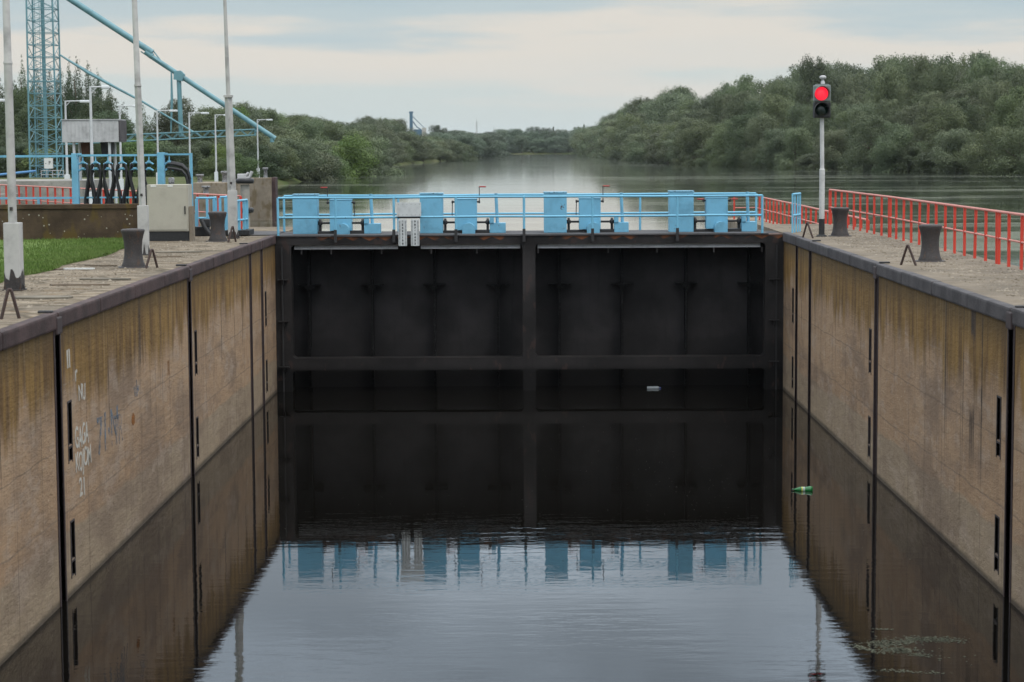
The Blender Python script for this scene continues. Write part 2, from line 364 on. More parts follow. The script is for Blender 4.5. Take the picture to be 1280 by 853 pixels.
def gate_mat(name, c, rustband=False):
    t = NT(name); X, Y, Z = t.xyz()
    n1 = t.noise(0.9, detail=4, rough=0.6); n2 = t.noise(1.0, sc=(5.0, 1, 0.5), detail=4, rough=0.6); n3 = t.noise(30, detail=3)
    col = t.mix(t.step(n1, 0.3, 0.7), tuple(x * 0.55 for x in c), tuple(x * 1.5 for x in c))
    col = t.mix(t.math('MULTIPLY', t.step(n2, 0.52, 0.75), 0.6), col, tuple(x * 0.4 for x in c))
    band = t.step(t.math('ADD', Z, t.math('MULTIPLY', n1, 0.6)), 1.55, 1.35)
    col = t.mix(t.math('MULTIPLY', band, 0.45), col, tuple(x * 0.55 for x in c))
    col = t.mix(t.step(Z, 0.62, 0.45), col, tuple(x * 0.3 for x in c))
    if rustband:
        tri = t.math('ABSOLUTE', t.math('SUBTRACT', t.math('FRACT', t.math('MULTIPLY', X, 2.6)), 0.5))
        m = t.step(t.math('SUBTRACT', Z, t.math('ADD', 3.56, t.math('MULTIPLY', tri, 0.17))), 0.0, 0.02)
        m = t.math('MULTIPLY', m, t.step(t.noise(1.1, off=(2, 0, 0)), 0.46, 0.56))
        m = t.math('MULTIPLY', m, t.step(Z, 3.69, 3.65))
        col = t.mix(t.math('MULTIPLY', m, 0.8), col, (0.17, 0.06, 0.022))
        col = t.mix(t.math('MULTIPLY', t.step(t.noise(6, detail=4, sc=(1, 1, 0.4)), 0.60, 0.66), 0.4), col, (0.06, 0.035, 0.028))
    return t.fin(col, t.math('ADD', 0.55, t.math('MULTIPLY', n3, 0.25)), t.bump(n3, 0.003), spec=0.18)
M['gate'] = gate_mat('gate_black_steel', (0.0175, 0.0158, 0.0158))
M['gateframe'] = gate_mat('gate_frame_steel', (0.021, 0.0188, 0.0183), True)
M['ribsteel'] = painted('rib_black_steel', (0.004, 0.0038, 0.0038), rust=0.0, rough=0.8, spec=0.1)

# ------------------------------------------------------------------ ground, river, chamber
ZC = 3.70                     # level of the quays
XL0, XR0, YG = -5.89, 6.10, 49.0
ZRV = 2.45                    # level of the river above the gate
XL_T = [(-80, -6.5), (50, -6.5), (54.5, -7.0), (60, -12), (68, -17.5), (80, -18.5), (165, -19.5), (180, -21), (226, -22.5), (286, -20), (300, -27), (343, -26), (451, -21), (715, -11), (850, -12), (935, -40), (960, -45)]
XR_T = [(-80, 70), (0, 62), (226, 54), (255, 46.6), (296, 39), (343, 32), (373, 28.5), (505, 28), (800, 30), (950, 31), (960, 31)]
def interp(T, y):
    if y <= T[0][0]: return T[0][1]
    for (a, b), (c, d) in zip(T, T[1:]):
        if y <= c: return b + (d - b) * (y - a) / (c - a)
    return T[-1][1]
def ground_h(x, y):
    if y > 952: return 2.46 + min(1.2, (y - 952) * 0.1)
    xl, xr = interp(XL_T, y), interp(XR_T, y)
    if x < xl:
        d = xl - x
        top = 3.55 if y < 165 else 3.55 - min(1, (y - 165) / 15) * 0.55
        if y < 53: return 3.2
        return min(top, 2.35 + d * 0.5)
    if x > xr:
        return min(3.4, 2.35 + (x - xr) * 0.12) if y > 10 else 3.0
    if y < 53.5 and x < 9: return -2.5
    return 1.2
def gmat():
    t = NT('ground_soil_grass')
    n1 = t.noise(0.25, detail=5); n2 = t.noise(3, detail=5, rough=0.7)
    c = t.mix(t.step(n1, 0.35, 0.65), (0.06, 0.085, 0.025), (0.10, 0.10, 0.045))
    c = t.mix(t.math('MULTIPLY', n2, 0.6), c, (0.05, 0.055, 0.02))
    return t.fin(c, 0.95, t.bump(n2, 0.08), spec=0.1)
M['ground'] = gmat()
xs = sorted(set([-3000, -1500, -700, -400, -200, -120, -90, -70, -60] + [round(-50 + 1.0 * i, 2) for i in range(0, 45)] + [-6.2, -5.95, 0, 6.2, 8.2, 9] + [10 + 2.5 * i for i in range(26)] + [80, 90, 110, 160, 260, 500, 1000, 2000, 3500]))
ys = sorted(set([-80, -60, -20, 0, 20, 40, 50, 52.9, 53.6] + [55 + 3 * i for i in range(36)] + [165 + 6 * i for i in range(40)] + [410 + 15 * i for i in range(36)] + [945, 951.9, 954, 960, 980, 1050, 1300, 2000, 3500, 6000]))
me = bpy.data.meshes.new('ground')
vv = [(x, y, ground_h(x, y)) for y in ys for x in xs]; nx = len(xs)
ff = [(j * nx + i, j * nx + i + 1, (j + 1) * nx + i + 1, (j + 1) * nx + i) for j in range(len(ys) - 1) for i in range(nx - 1)]
me.from_pydata(vv, [], ff); me.materials.append(M['ground'])
for p in me.polygons: p.use_smooth = True
g = bpy.data.objects.new('ground', me); COL.objects.link(g); setp(g, kind='structure')

def water_mat(name, river):
    t = NT(name)
    X, Y, Z = t.xyz()
    if river:
        # thin duckweed, plus the sheen of wind streaks painted as pale diffuse colour: drawn out across the view, broken up by small noise
        w1 = t.noise(1.0, sc=(0.008, 0.060, 1), detail=8, rough=0.66)
        w2 = t.noise(1.0, sc=(0.06, 0.30, 1), detail=5, rough=0.6, off=(3, 7, 0))
        w3 = t.noise(1.0, sc=(0.35, 1.2, 1), detail=4, rough=0.7, off=(9, 2, 0))
        k = t.math('ADD', t.math('MULTIPLY', w1, 0.5), t.math('ADD', t.math('MULTIPLY', w2, 0.35), t.math('MULTIPLY', w3, 0.15)))
        near = t.step(Y, 130, 52)
        k = t.math('ADD', k, t.math('MULTIPLY', near, 0.06))
        film = t.math('MULTIPLY', t.step(k, 0.505, 0.60), t.math('ADD', 0.17, t.math('MULTIPLY', t.step(Y, 150, 55), 0.08)))
        col = t.mix(t.step(w2, 0.3, 0.7), (0.32, 0.34, 0.27), (0.44, 0.45, 0.38))
        b = t.noise(1.0, sc=(0.6, 1.6, 1), detail=4, rough=0.6); b2 = t.noise(1.0, sc=(4, 9, 1), detail=3)
        nrm = t.bump(b, 0.0017, 1.0); nrm = t.bump(b2, 0.0002, 1.0, nrm)
        t.fin((0.020, 0.026, 0.018), 0.05, nrm); t.b.inputs['IOR'].default_value = 1.33
        d = t.t.nodes.new('ShaderNodeBsdfDiffuse'); t.L(col, d.inputs[0])
        ms = t.t.nodes.new('ShaderNodeMixShader'); t.L(film, ms.inputs[0]); t.L(t.b.outputs[0], ms.inputs[1]); t.L(d.outputs[0], ms.inputs[2])
        t.t.links.new(ms.outputs[0], t.out.inputs[0])
    else:
        b = t.noise(1.0, sc=(1.2, 3.5, 1), detail=4, rough=0.55); b2 = t.noise(1.0, sc=(6, 14, 1), detail=2)
        cat = t.noise(0.35, sc=(0.6, 1.0, 1), detail=3, off=(4, 1, 0))
        amp = t.math('ADD', 0.45, t.math('MULTIPLY', t.step(cat, 0.40, 0.68), 1.0))
        calm = t.math('ADD', 0.22, t.step(Y, 41, 31))          # the lee of the gate lies calmer
        amp = t.math('MULTIPLY', amp, calm)
        nrm = t.bump(b, 0.0021, amp); nrm = t.bump(b2, 0.00020, amp, nrm)
        t.fin((0.004, 0.0035, 0.0028), 0.012, nrm); t.b.inputs['IOR'].default_value = 1.333
    return t.m
M['river'] = water_mat('river_water', True); M['chamber'] = water_mat('chamber_water', False)
mb = MB()
def yquads(xa, xb, ya, yb, z, n):
    for i in range(n):
        a = ya + (yb - ya) * i / n; b = ya + (yb - ya) * (i + 1) / n
        mb.quad((xa, a, z), (xb, a, z), (xb, b, z), (xa, b, z))
mb.quad((-60, 51.3, ZRV), (75, 51.3, ZRV), (75, 990, ZRV), (-60, 990, ZRV))
mb.quad((8.2, -60, ZRV), (75, -60, ZRV), (75, 51.3, ZRV), (8.2, 51.3, ZRV))
setp(mb.build('river_water', M['river']), kind='structure')
mb = MB(); mb.quad((-6.5, -30, 0), (6.7, -30, 0), (6.7, 50.2, 0), (-6.5, 50.2, 0))
setp(mb.build('lock_water', M['chamber']), kind='structure')

# quays
mb = MB(); mb.box(-9.2, XL0 - 0.13, -25, YG + 0.004, 3.3, ZC); mb.box(-9.2, XL0 - 0.36, YG + 0.004, 54.6, 1.5, ZC); mb.box(-9.2, XL0 - 0.362, -25, YG + 0.003, 1.5, 3.298); mb.box(-14, -9.2, 46.9, 54.6, 1.5, ZC - 0.003)
setp(mb.build('left_quay', M['quay_l']), kind='structure')
mb = MB(); mb.box(XR0 + 0.13, 8.32, -25, YG + 0.004, 3.3, ZC); mb.box(XR0 + 0.36, 8.32, YG + 0.004, 54.6, 0.5, ZC); mb.box(XR0 + 0.362, 8.31, -25, YG + 0.003, 0.5, 3.298)
setp(mb.build('right_quay', M['quay_r']), kind='structure')
mb = MB(); mb.prism([(6.9, 54.62), (9.35, 54.62), (9.5, 84), (8.0, 84), (7.9, 60)], 0.5, 2.87, axis='Z')
setp(mb.build('approach_pier', M['pier']), kind='structure')
mb = MB(); mb.box(-30, -18.3, 86.2, 92, 3.0, 4.46); mb.box(-27.2, -20.8, 84.8, 86.2, 3.0, 3.95)
o = mb.build('concrete_bastion', M['greywall'], empty('concrete_bastion', label='low grey concrete bastion behind the red railing, under the tall blue lattice tower', cat='concrete wall'))
o.name = 'wall_block'

# grass
def grassmat():
    t = NT('lawn_grass'); n1 = t.noise(1.2, detail=4); n2 = t.noise(14, detail=4)
    c = t.mix(t.step(n1, 0.3, 0.7), (0.095, 0.155, 0.034), (0.145, 0.195, 0.060))
    c = t.mix(t.math('MULTIPLY', n2, 0.6), c, (0.055, 0.10, 0.02))
    return t.fin(c, 0.9, t.bump(n2, 0.03), spec=0.1)
M['grass'] = grassmat()
mb = MB()
edge = [(-8.15 + 0.10 * math.sin(i * 1.7) + 0.06 * math.sin(i * 4.1) - max(0, (y - 42)) * 0.13, y) for i, y in enumerate(np.linspace(-20, 46.9, 60))]
mb.prism([(-40, -20)] + edge + [(-40, 46.9)], 2.9, ZC + 0.03, axis='Z')
setp(mb.build('grass_bank', M['grass']), kind='structure')
# blades
N = 26000; r_ = np.random.RandomState(3)
gy = r_.uniform(29, 46.8, N); ex = np.interp(gy, [e[1] for e in edge], [e[0] for e in edge])
gx = ex + 0.06 - np.abs(r_.normal(0, 1, N)) * 2.2 * r_.uniform(0.1, 1, N)
ga = r_.uniform(0, math.pi, N); gh = r_.uniform(0.03, 0.075, N); gw = 0.010
vx = np.zeros((N, 3, 3)); dx, dy = np.cos(ga) * gw, np.sin(ga) * gw
vx[:, 0] = np.stack([gx - dx, gy - dy, np.full(N, ZC + 0.025)], 1); vx[:, 1] = np.stack([gx + dx, gy + dy, np.full(N, ZC + 0.025)], 1)
vx[:, 2] = np.stack([gx + r_.normal(0, .02, N), gy + r_.normal(0, .02, N), ZC + 0.03 + gh], 1)
me = bpy.data.meshes.new('grass'); me.from_pydata(vx.reshape(-1, 3).tolist(), [], np.arange(N * 3).reshape(-1, 3).tolist()); me.materials.append(M['grass'])
o = bpy.data.objects.new('grass', me); COL.objects.link(o); setp(o, 'short green lawn grass beside the paved quay edge', 'grass', kind='stuff')

# ------------------------------------------------------------------ lock walls
JY = {'L': [3.6, 14.8, 26.0, 36.35, 44.5, 46.45], 'R': [3.6, 14.8, 26.0, 36.0, 44.4, 46.6]}
def lock_wall(side, label):
    sgn = -1 if side == 'L' else 1
    x0 = XL0 if side == 'L' else XR0
    root = empty('lock_wall', (0, 0, 0), label=label, cat='lock wall')
    holes = []
    for j, y in enumerate(JY[side]):
        wd = 0.29 if j < 4 else 0.26
        holes.append((y - wd / 2, y + wd / 2, -2.6, 3.50, 0.13, 'groove'))
        if j in (2, 3, 5) or j == 1:
            ys_ = y + 0.52
            holes.append((ys_, ys_ + 0.20, 1.95, 2.50, 0.22, 'slot')); holes.append((ys_, ys_ + 0.20, 1.74, 1.91, 0.12, 'slot'))
            holes.append((ys_, ys_ + 0.20, 0.46, 0.94, 0.22, 'slot')); holes.append((ys_, ys_ + 0.20, 0.24, 0.42, 0.12, 'slot'))
    yb = sorted({-25.0, YG} | {h[0] for h in holes} | {h[1] for h in holes} | set(np.arange(-20, 48, 4.0)))
    zb = sorted({-2.6, 3.50} | {h[2] for h in holes} | {h[3] for h in holes})
    mb = MB()
    for ya, yb2 in zip(yb, yb[1:]):
        for za, zb2 in zip(zb, zb[1:]):
            cy, cz = (ya + yb2) / 2, (za + zb2) / 2
            if any(h[0] < cy < h[1] and h[2] < cz < h[3] for h in holes): continue
            mb.quad((x0, ya, za), (x0, yb2, za), (x0, yb2, zb2), (x0, ya, zb2))
    xi = x0 + sgn * 0.36
    mb.quad((x0, YG, -2.6), (xi, YG, -2.6), (xi, YG, 3.50), (x0, YG, 3.50))
    mb.quad((xi, -25, -2.6), (xi, YG, -2.6), (xi, YG, 3.50), (xi, -25, 3.50))
    wl = mb.build('concrete_face', M['wall_l'] if side == 'L' else M['wall_r'], root)
    for (a, b, c, d, dep, kd) in holes:
        m2 = MB(); xd = x0 + sgn * dep
        m2.quad((xd, a, c), (xd, b, c), (xd, b, d), (xd, a, d))
        for yy in (a, b): m2.quad((x0, yy, c), (xd, yy, c), (xd, yy, d), (x0, yy, d))
        for z_ in (c, d): m2.quad((x0, a, z_), (xd, a, z_), (xd, b, z_), (x0, b, z_))
        if kd == 'groove':
            for yy, s_ in ((a, -1), (b, 1)): m2.box(x0 - sgn * 0.012, x0 + sgn * 0.05, yy - (0.05 if s_ < 0 else 0), yy + (0.05 if s_ > 0 else 0), c, d - 0.002)
            m2.build('joint_channel', M['channel'], root)
        else:
            e = 0.025
            m2.box(x0 - sgn * 0.008, x0 + sgn * 0.03, a - e, a, c - e, d + e); m2.box(x0 - sgn * 0.008, x0 + sgn * 0.03, b, b + e, c - e, d + e)
            m2.box(x0 - sgn * 0.008, x0 + sgn * 0.03, a, b, d, d + e)
            m2.build('mooring_slot', M['slot'], root)
    # coping sections between the joints
    cuts = [-25] + JY[side] + [YG]
    for a, b in zip(cuts, cuts[1:]):
        m2 = MB(); xa, xb2 = sorted((x0 - sgn * 0.035, x0 + sgn * 0.13))
        gy_ = 0.02
        # slightly uneven nosing
        y = a + gy_; n = max(1, int((b - a) / 2.4)); st = (b - a - 2 * gy_) / n
        for i in range(n):
            dz = rnd.uniform(-0.004, 0.008)
            m2.box(xa + rnd.uniform(-0.006, 0.006), xb2, y, y + st - 0.006, 3.503, ZC + 0.014 + dz, bevel=0.03); y += st
        m2.build('coping', M['coping'] if side == 'L' else M['coping_r'], root)
    for j, y in enumerate(JY[side][:4]):
        m2 = MB(); xa, xb2 = sorted((x0 - sgn * 0.05, x0 + sgn * 0.10)); m2.box(xa, xb2, y - 0.14, y + 0.14, 3.44, 3.66, bevel=0.02); m2.build('joint_cover', M['channel'] , root)
    for y in JY[side][:5]:
        m2 = MB(); m2.box(x0 + sgn * 0.02, x0 + sgn * 0.20, y - 0.14, y - 0.04, ZC + 0.016, ZC + 0.045, bevel=0.010); m2.build('joint_lug', M['iron'], root)
    return root
wallL = lock_wall('L', 'stained brown concrete lock wall carrying the white and blue graffiti, along the lawn side')
wallR = lock_wall('R', 'stained brown concrete lock wall without graffiti, below the red quay railing and signal light')

def wall_text(s, px, py, h, col, wscale=1.0, slant=0.0, bold=0.004, name='graffiti'):
    Y = 5.89 * F / (655.5 - px)
    z = atY(px, py, Y).z
    cu = bpy.data.curves.new(name, 'FONT'); cu.body = s; cu.size = h; cu.extrude = 0.0015; cu.offset = bold; cu.shear = slant
    cu.space_character = 0.95
    tmp = bpy.data.objects.new(name, cu); COL.objects.link(tmp)
    dg = bpy.context.evaluated_depsgraph_get()
    me = bpy.data.meshes.new_from_object(tmp.evaluated_get(dg)); bpy.data.objects.remove(tmp)
    for v in me.vertices:
        x, y = v.co.x * wscale, v.co.y
        x += 0.012 * math.sin(y * 19 + x * 7); y += 0.016 * math.sin(x * 13)
        v.co = Vector((XL0 + 0.004 + v.co.z, Y + x, z + y))
    me.materials.clear(); me.materials.append(col)
    o = bpy.data.objects.new(name, me); COL.objects.link(o); o.parent = wallL
    return o
def spray(name, c, cover):
    t = NT(name); n = t.noise(40, detail=4, rough=0.8); n2 = t.noise(5, detail=4)
    t.fin(c, 0.9, spec=0.1)
    tr = t.t.nodes.new('ShaderNodeBsdfTransparent'); ms = t.t.nodes.new('ShaderNodeMixShader')
    f = t.step(t.math('ADD', t.math('MULTIPLY', n, 0.6), t.math('MULTIPLY', n2, 0.4)), 1 - cover - 0.12, 1 - cover + 0.12)
    t.L(t.math('MULTIPLY', f, 0.8), ms.inputs[0]); t.L(tr.outputs[0], ms.inputs[1]); t.L(t.b.outputs[0], ms.inputs[2])
    t.t.links.new(ms.outputs[0], t.out.inputs[0]); return t.m
GW = spray('worn_white_spray', (0.52, 0.49, 0.43), 0.70); GB = spray('worn_blue_spray', (0.16, 0.22, 0.28), 0.47); GO = spray('worn_orange_spray', (0.30, 0.12, 0.035), 0.48)
wall_text('GAGA', 86, 563, 0.40, GW, 0.78); wall_text('KOJOM', 86, 592, 0.36, GW, 0.86); wall_text('21', 90, 622, 0.34, GW, 1.2)
wall_text('NU', 92, 502, 0.30, GW, 1.0); wall_text('ll', 78, 462, 0.34, GW, 1.6); wall_text('r', 88, 478, 0.3, GW, 1.2)
wall_text('71\u00b7N', 114, 572, 0.78, GB, 1.0); wall_text('TR', 135, 560, 0.66, GB, 0.9, bold=-0.004); wall_text('vI\u2022', 162, 498, 0.36, GB, 1.2)
wall_text('\u2022', 158, 548, 0.75, GO, 1.2); wall_text('II', 205, 470, 0.34, GO, 1.2)

# ------------------------------------------------------------------ the gate
gate = empty('lock_gate', (0, YG, 0), label='black steel lock gate closing the chamber, two panels wide, below the blue machinery', cat='lock gate')
def gb(): return MB()
gx = lambda px, Y=YG: WX(px, Y)
gz = lambda py, Y=YG: WZ(py, Y)
def loc(mbuild, name, mat, parent=gate):
    bmesh.ops.translate(mbuild.bm, vec=(0, -YG, 0), verts=mbuild.bm.verts[:]) ; return mbuild.build(name, mat, parent)
xl, xr = XL0 + 0.004, XR0 - 0.004
xa, xb_, xc, xd_ = gx(363), gx(653), gx(669), gx(957)
zt, zt2 = ZC - 0.03, gz(305)
zm1, zm0 = gz(447), gz(462)
def corner(m, x, z, sx, sz, y0, y1, r=0.10):
    pts = [(x, z)] + [(x + sx * (r - r * math.sin(a)), z + sz * (r - r * math.cos(a))) for a in [i * math.pi / 12 for i in range(7)]]
    m.prism(pts, y0, y1)
D0, D1 = YG - 0.02, YG + 0.42
m = gb()
m.box(xl, xr, D0, D1 + 1.6, zt2, zt)                                  # top beam and deck
m.box(xl, xa, D0 + 0.003, D1, -1.6, zt2); m.box(xb_, xc, D0 + 0.003, D1, -1.6, zt2); m.box(xd_, xr, D0 + 0.003, D1, -1.6, zt2)
m.box(xa, xb_, D0 + 0.006, D1, zm0, zm1); m.box(xc, xd_, D0 + 0.006, D1, zm0, zm1)
m.box(xa, xb_, D0 + 0.006, D1, -1.6, -1.0); m.box(xc, xd_, D0 + 0.006, D1, -1.6, -1.0)
for (X0, X1) in ((xa, xb_), (xc, xd_)):
    for (Z0, Z1) in ((zm1, zt2), (-1.0, zm0)):
        for (x, sx) in ((X0, 1), (X1, -1)):
            for (z, sz) in ((Z0, 1), (Z1, -1)): corner(m, x, z, sx, sz, D0 + 0.009, D1 - 0.01)
loc(m, 'frame', M['gateframe'])
m = gb(); m.box(xl, xr, YG + 0.95, YG + 1.0, -2.2, zt2 - 0.003); loc(m, 'skin_plate', M['gate'])
YS = YG + 0.95
for px in (386.5, 465, 543, 622, 699, 777, 857, 936):
    X = WX(px, YS); m = gb(); m.box(X - 0.03, X + 0.03, YS - 0.30, YS + 0.004, -1.5, gz(310, YS)); loc(m, 'rib', M['ribsteel'])
    Z = WZ(355, YS); m = gb(); m.box(X - 0.27, X + 0.27, YS - 0.34, YS - 0.003, Z - 0.012, Z + 0.018)
    m.prism([(X - 0.10, Z - 0.012), (X + 0.10, Z - 0.012), (X + 0.06, Z - 0.10), (X - 0.06, Z - 0.10)], YS - 0.33, YS - 0.30)
    loc(m, 'rib_bracket', M['ribsteel'])
for pxa, pxb in ((368, 497), (526, 650), (672, 950)):
    XA, XB = WX(pxa, YG + .2), WX(pxb, YG + .2); m = gb(); Za = zt2 - 0.075
    m.box(XA, XB, YG + 0.10, YG + 0.22, Za - 0.035, Za - 0.012)
    n = int((XB - XA) / 0.06)
    for i in range(n): m.box(XA + i * 0.06, XA + i * 0.06 + 0.036, YG + 0.10, YG + 0.14, Za - 0.010, Za + 0.025)
    m.box(XA, XB, YG + 0.15, YG + 0.20, Za - 0.011, zt2 - 0.003)
    loc(m, 'toothed_rack', M['rack'])
for px in (377, 414, 477, 539, 596, 672.5, 760, 821, 892, 952):
    X = WX(px, YG + .2); m = gb(); m.box(X - 0.013, X + 0.013, YG + 0.09, YG + 0.12, zt2 - 0.21, zt2 - 0.113); m.box(X - 0.013, X + 0.013, YG + 0.06, YG + 0.12, zt2 - 0.225, zt2 - 0.212); loc(m, 'hook', M['coping_r'])
for px, zs in ((353, (350, 402, 459)), (968, (349, 400, 452))):
    for py in zs:
        X = WX(px, YG); Z = WZ(py, YG, px); m = gb()
        m.box(X - 0.12, X + 0.12, D0 - 0.10, D0, Z - 0.01, Z + 0.015); m.box(X - 0.012, X + 0.012, D0 - 0.09, D0, Z - 0.11, Z - 0.011)
        loc(m, 'foot_rung', M['gateframe'])
for X in (xl + 0.16, xr - 0.16):
    m = gb(); m.box(X - 0.015, X + 0.015, D0 - 0.05, D0, -0.8, zt2 - 0.05); loc(m, 'side_seal', M['iron'])
# deck plate on top
m = gb(); m.box(xl, xr - 0.36, D0 - 0.03, YG + 2.1, zt + 0.002, ZC + 0.006); loc(m, 'walkway_plate', M['plate'])
ZD = ZC + 0.006
for px in (419.5, 492.5, 570, 655, 740.5, 846.5):
    X = WX(px, YG); m = gb(); m.box(X - 0.035, X + 0.035, D0 - 0.10, D0 - 0.031, zt - 0.14, ZD + 0.13, bevel=0.008); loc(m, 'rail_socket', M['iron'])

def railing(name, label, cat, pts, h, spacing, mat, topmat, post_w, rail_r, mids=(0.5,), square=True, doubles=(), base_drop=0.0, group=None):
    """railing along a polyline of base points: every post a part"""
    P = [Vector(p) for p in pts]
    root = empty(name, P[0], label=label, cat=cat, group=group)
    for k, hh in enumerate((1.0,) + tuple(mids)):
        m = MB(); m.tube([p - P[0] + Vector((0, 0, h * hh)) for p in P], rail_r if k == 0 else rail_r * 0.75, seg=8)
        m.build('top_rail' if k == 0 else 'mid_rail', topmat, root)
    m = MB()
    if square: m.box(-post_w / 2, post_w / 2, -post_w / 2, post_w / 2, -base_drop, h - 0.005)
    else: m.tube([(0, 0, -base_drop), (0, 0, h - 0.005)], post_w / 2)
    proto = m.build('post', mat, root)
    first = True; places = []
    for a, b in zip(P, P[1:]):
        L = (b - a).length; n = max(1, round(L / spacing))
        for i in range(n): places.append(a.lerp(b, i / n))
    places.append(P[-1])
    for i in doubles:
        d = (P[1] - P[0]).normalized() * 0.14
        if i < len(places): places.append(places[i] + d)
    for q in places[:98]:
        o = proto if first else proto.copy()
        if not first: COL.objects.link(o)
        o.parent = root; o.location = q - P[0]; o.rotation_euler = (rnd.uniform(-.012, .012), rnd.uniform(-.012, .012), math.atan2(P[1].y - P[0].y, P[1].x - P[0].x)); first = False
    return root

# blue railings of the gate walkway: explicit posts
def gate_rail(Y, pys, posts, label, ends, zb=ZD, py_ref=249):
    ztop = zb + 0.88
    X0, X1 = WX(posts[0], Y, py_ref), WX(posts[-1], Y, py_ref)
    root = empty('walkway_railing', (X0, Y, zb), label=label, cat='railing')
    for hh, nm in ((0.88, 'top_rail'), (0.42, 'mid_rail')):
        m = MB(); pts = [(0, 0, hh)]
        n = 9
        for i in range(1, n): pts.append(((X1 - X0) * i / n, rnd.uniform(-.008, .008), hh + rnd.uniform(-.006, .006)))
        pts.append((X1 - X0, 0, hh)); m.tube(pts, 0.026, seg=8); m.build(nm, M['bluerail'], root)
    for px in posts:
        X = WX(px, Y, 270) - X0; m = MB(); m.tube([(X, 0, 0.0 if px in (posts[0], posts[-1]) or Y > YG + 1 else 0.1), (X + rnd.uniform(-.006, .006), 0, 0.88)], 0.028, seg=8); m.build('post', M['bluerail'], root)
    return root
rf = gate_rail(D0 - 0.066, None, (347.5, 419.5, 492.5, 570, 655, 740.5, 846.5, 953), 'blue two-bar railing along the near edge of the lock gate walkway', None)
rb_ = gate_rail(YG + 1.98, None, (355, 498, 655, 800, 945), 'blue two-bar railing along the far, river edge of the lock gate walkway', None)
for (x_, y_) in ():
    pass

# sluice winches
def winch(pt, pm, motor, cranks, label):
    """pt tall cabinet px span, pm medium cabinet px span, motor px span; all on the walkway"""
    Yf = YG + 0.75
    X0 = WX(pt[0], Yf); root = empty('sluice_winch', (X0, Yf, ZD), label=label, cat='winch', group='winches on the gate walkway')
    def lx(px): return WX(px, Yf) - X0
    def lz(py): return WZ(py, Yf) - ZD
    a, b = lx(pt[0]), lx(pt[1]); H = lz(pt[2])
    m = MB(); m.box(a, b, 0, 0.5, 0, H - 0.012, bevel=0.008); tall = m.build('tall_cabinet', M['blue'], root)
    m = MB(); m.box(a - 0.012, b + 0.012, -0.012, 0.512, H - 0.010, H + 0.012); m.build('lid', M['lidblue'], tall)
    c, d = lx(pm[0]), lx(pm[1]); H2 = lz(248.5)
    m = MB(); m.box(c, d, 0.05, 0.45, 0.07, H2 - 0.012, bevel=0.008); med = m.build('gear_cabinet', M['blue'], root)
    m = MB(); m.box(c - 0.010, d + 0.010, 0.04, 0.46, H2 - 0.010, H2 + 0.008); m.build('lid', M['blue'], med)
    # rounded gear cover in front
    r = 0.15; cx = lx(pm[0] + (pm[1] - pm[0]) * 0.64); m = MB()
    pts = [(cx - r, 0)] + [(cx - r * math.cos(t), 0.10 + r * math.sin(t)) for t in [i * math.pi / 12 for i in range(13)]] + [(cx + r, 0)]
    m.prism(pts, -0.28, 0.048); m.build('gear_cover', M['blue'], root)
    # shafts
    e, f = lx(motor[0]), lx(motor[1])
    zs = 0.25
    m = MB(); m.tube([(b, 0.25, zs), (e + 0.02, 0.25, zs)], 0.026, seg=10)
    sh = m.build('drive_shaft', M['iron'], root)
    for xx in (b + 0.05, e - 0.05):
        m = MB(); m.lathe([(0.045, -0.05), (0.045, -0.03), (0.095, -0.028), (0.095, 0.028), (0.045, 0.03), (0.045, 0.05)], (xx, 0.25, zs), seg=16, axis='X')
        m.box(xx - 0.03, xx + 0.03, 0.20, 0.30, 0.0, zs - 0.09); m.build('coupling', M['iron'], sh)
    m = MB(); m.box(b + 0.002, c + 0.10, 0.08, 0.42, 0.0, 0.055, bevel=0.005); m.box(c + 0.102, e - 0.002, 0.08, 0.42, 0.0, 0.068, bevel=0.005); m.build('bed_plate', M['iron'], root)
    m = MB(); m.box(e, f, 0.05, 0.42, 0.0, 0.235, bevel=0.006); mo = m.build('motor_housing', M['blue'], root)
    m = MB(); m.box(e, e + 0.10, 0.02, 0.36, 0.237, 0.37, bevel=0.006); m.build('switch_box', M['blue'], mo)
    px_ = lx(motor[2]); m = MB(); m.tube([(px_ + 0.03, 0.22, 0.236), (px_, 0.22, WZ(244, Yf) - ZD + 0.04)], 0.038, seg=12); m.build('vent_pipe', M['blue'], mo)
    for (side, kind) in cranks:
        xx = c if side == 'l' else d; sg = -1 if side == 'l' else 1
        m = MB(); zc = H2 - 0.075
        m.tube([(xx, 0.2, zc), (xx + sg * 0.07, 0.2, zc)], 0.022, seg=10)
        if kind == 'up': p0, p1 = (xx + sg * 0.06, 0.2, zc), (xx + sg * 0.06, 0.2, zc + 0.36)
        elif kind == 'down': p0, p1 = (xx + sg * 0.06, 0.2, zc), (xx + sg * 0.07, 0.2, zc - 0.36)
        else: p0, p1 = (xx + sg * 0.06, 0.2, zc), (xx + sg * 0.07, -0.04, zc + 0.04)
        m.tube([p0, p1], 0.010, seg=8); m.lathe([(0.035, -0.02), (0.035, 0.02)], p0, seg=12, axis='X')
        ck = m.build('crank', M['iron'], root)
        m = MB(); hs = sg; m.tube([p1, (p1[0] + hs * 0.16, p1[1], p1[2])], 0.017, seg=10); m.build('grip', M['redgrip'], ck)
    return root
winch((366, 396.5, 242), (412, 439), (455, 475, 463), (('l', 'up'), ('r', 'down')), 'blue sluice winch nearest the three grey poles, its left crank up and right crank down')
winch((525, 553.5, 241.5), (568.5, 596), (612, 632, 620), (('l', 'down'), ('r', 'up')), 'blue sluice winch with its tall cabinet right beside the two gauge boards')
winch((680, 708.5, 241), (724, 751), (768, 786, 777), (('l', 'down'), ('r', 'up')), 'blue sluice winch just past the middle post of the gate, left crank hanging')
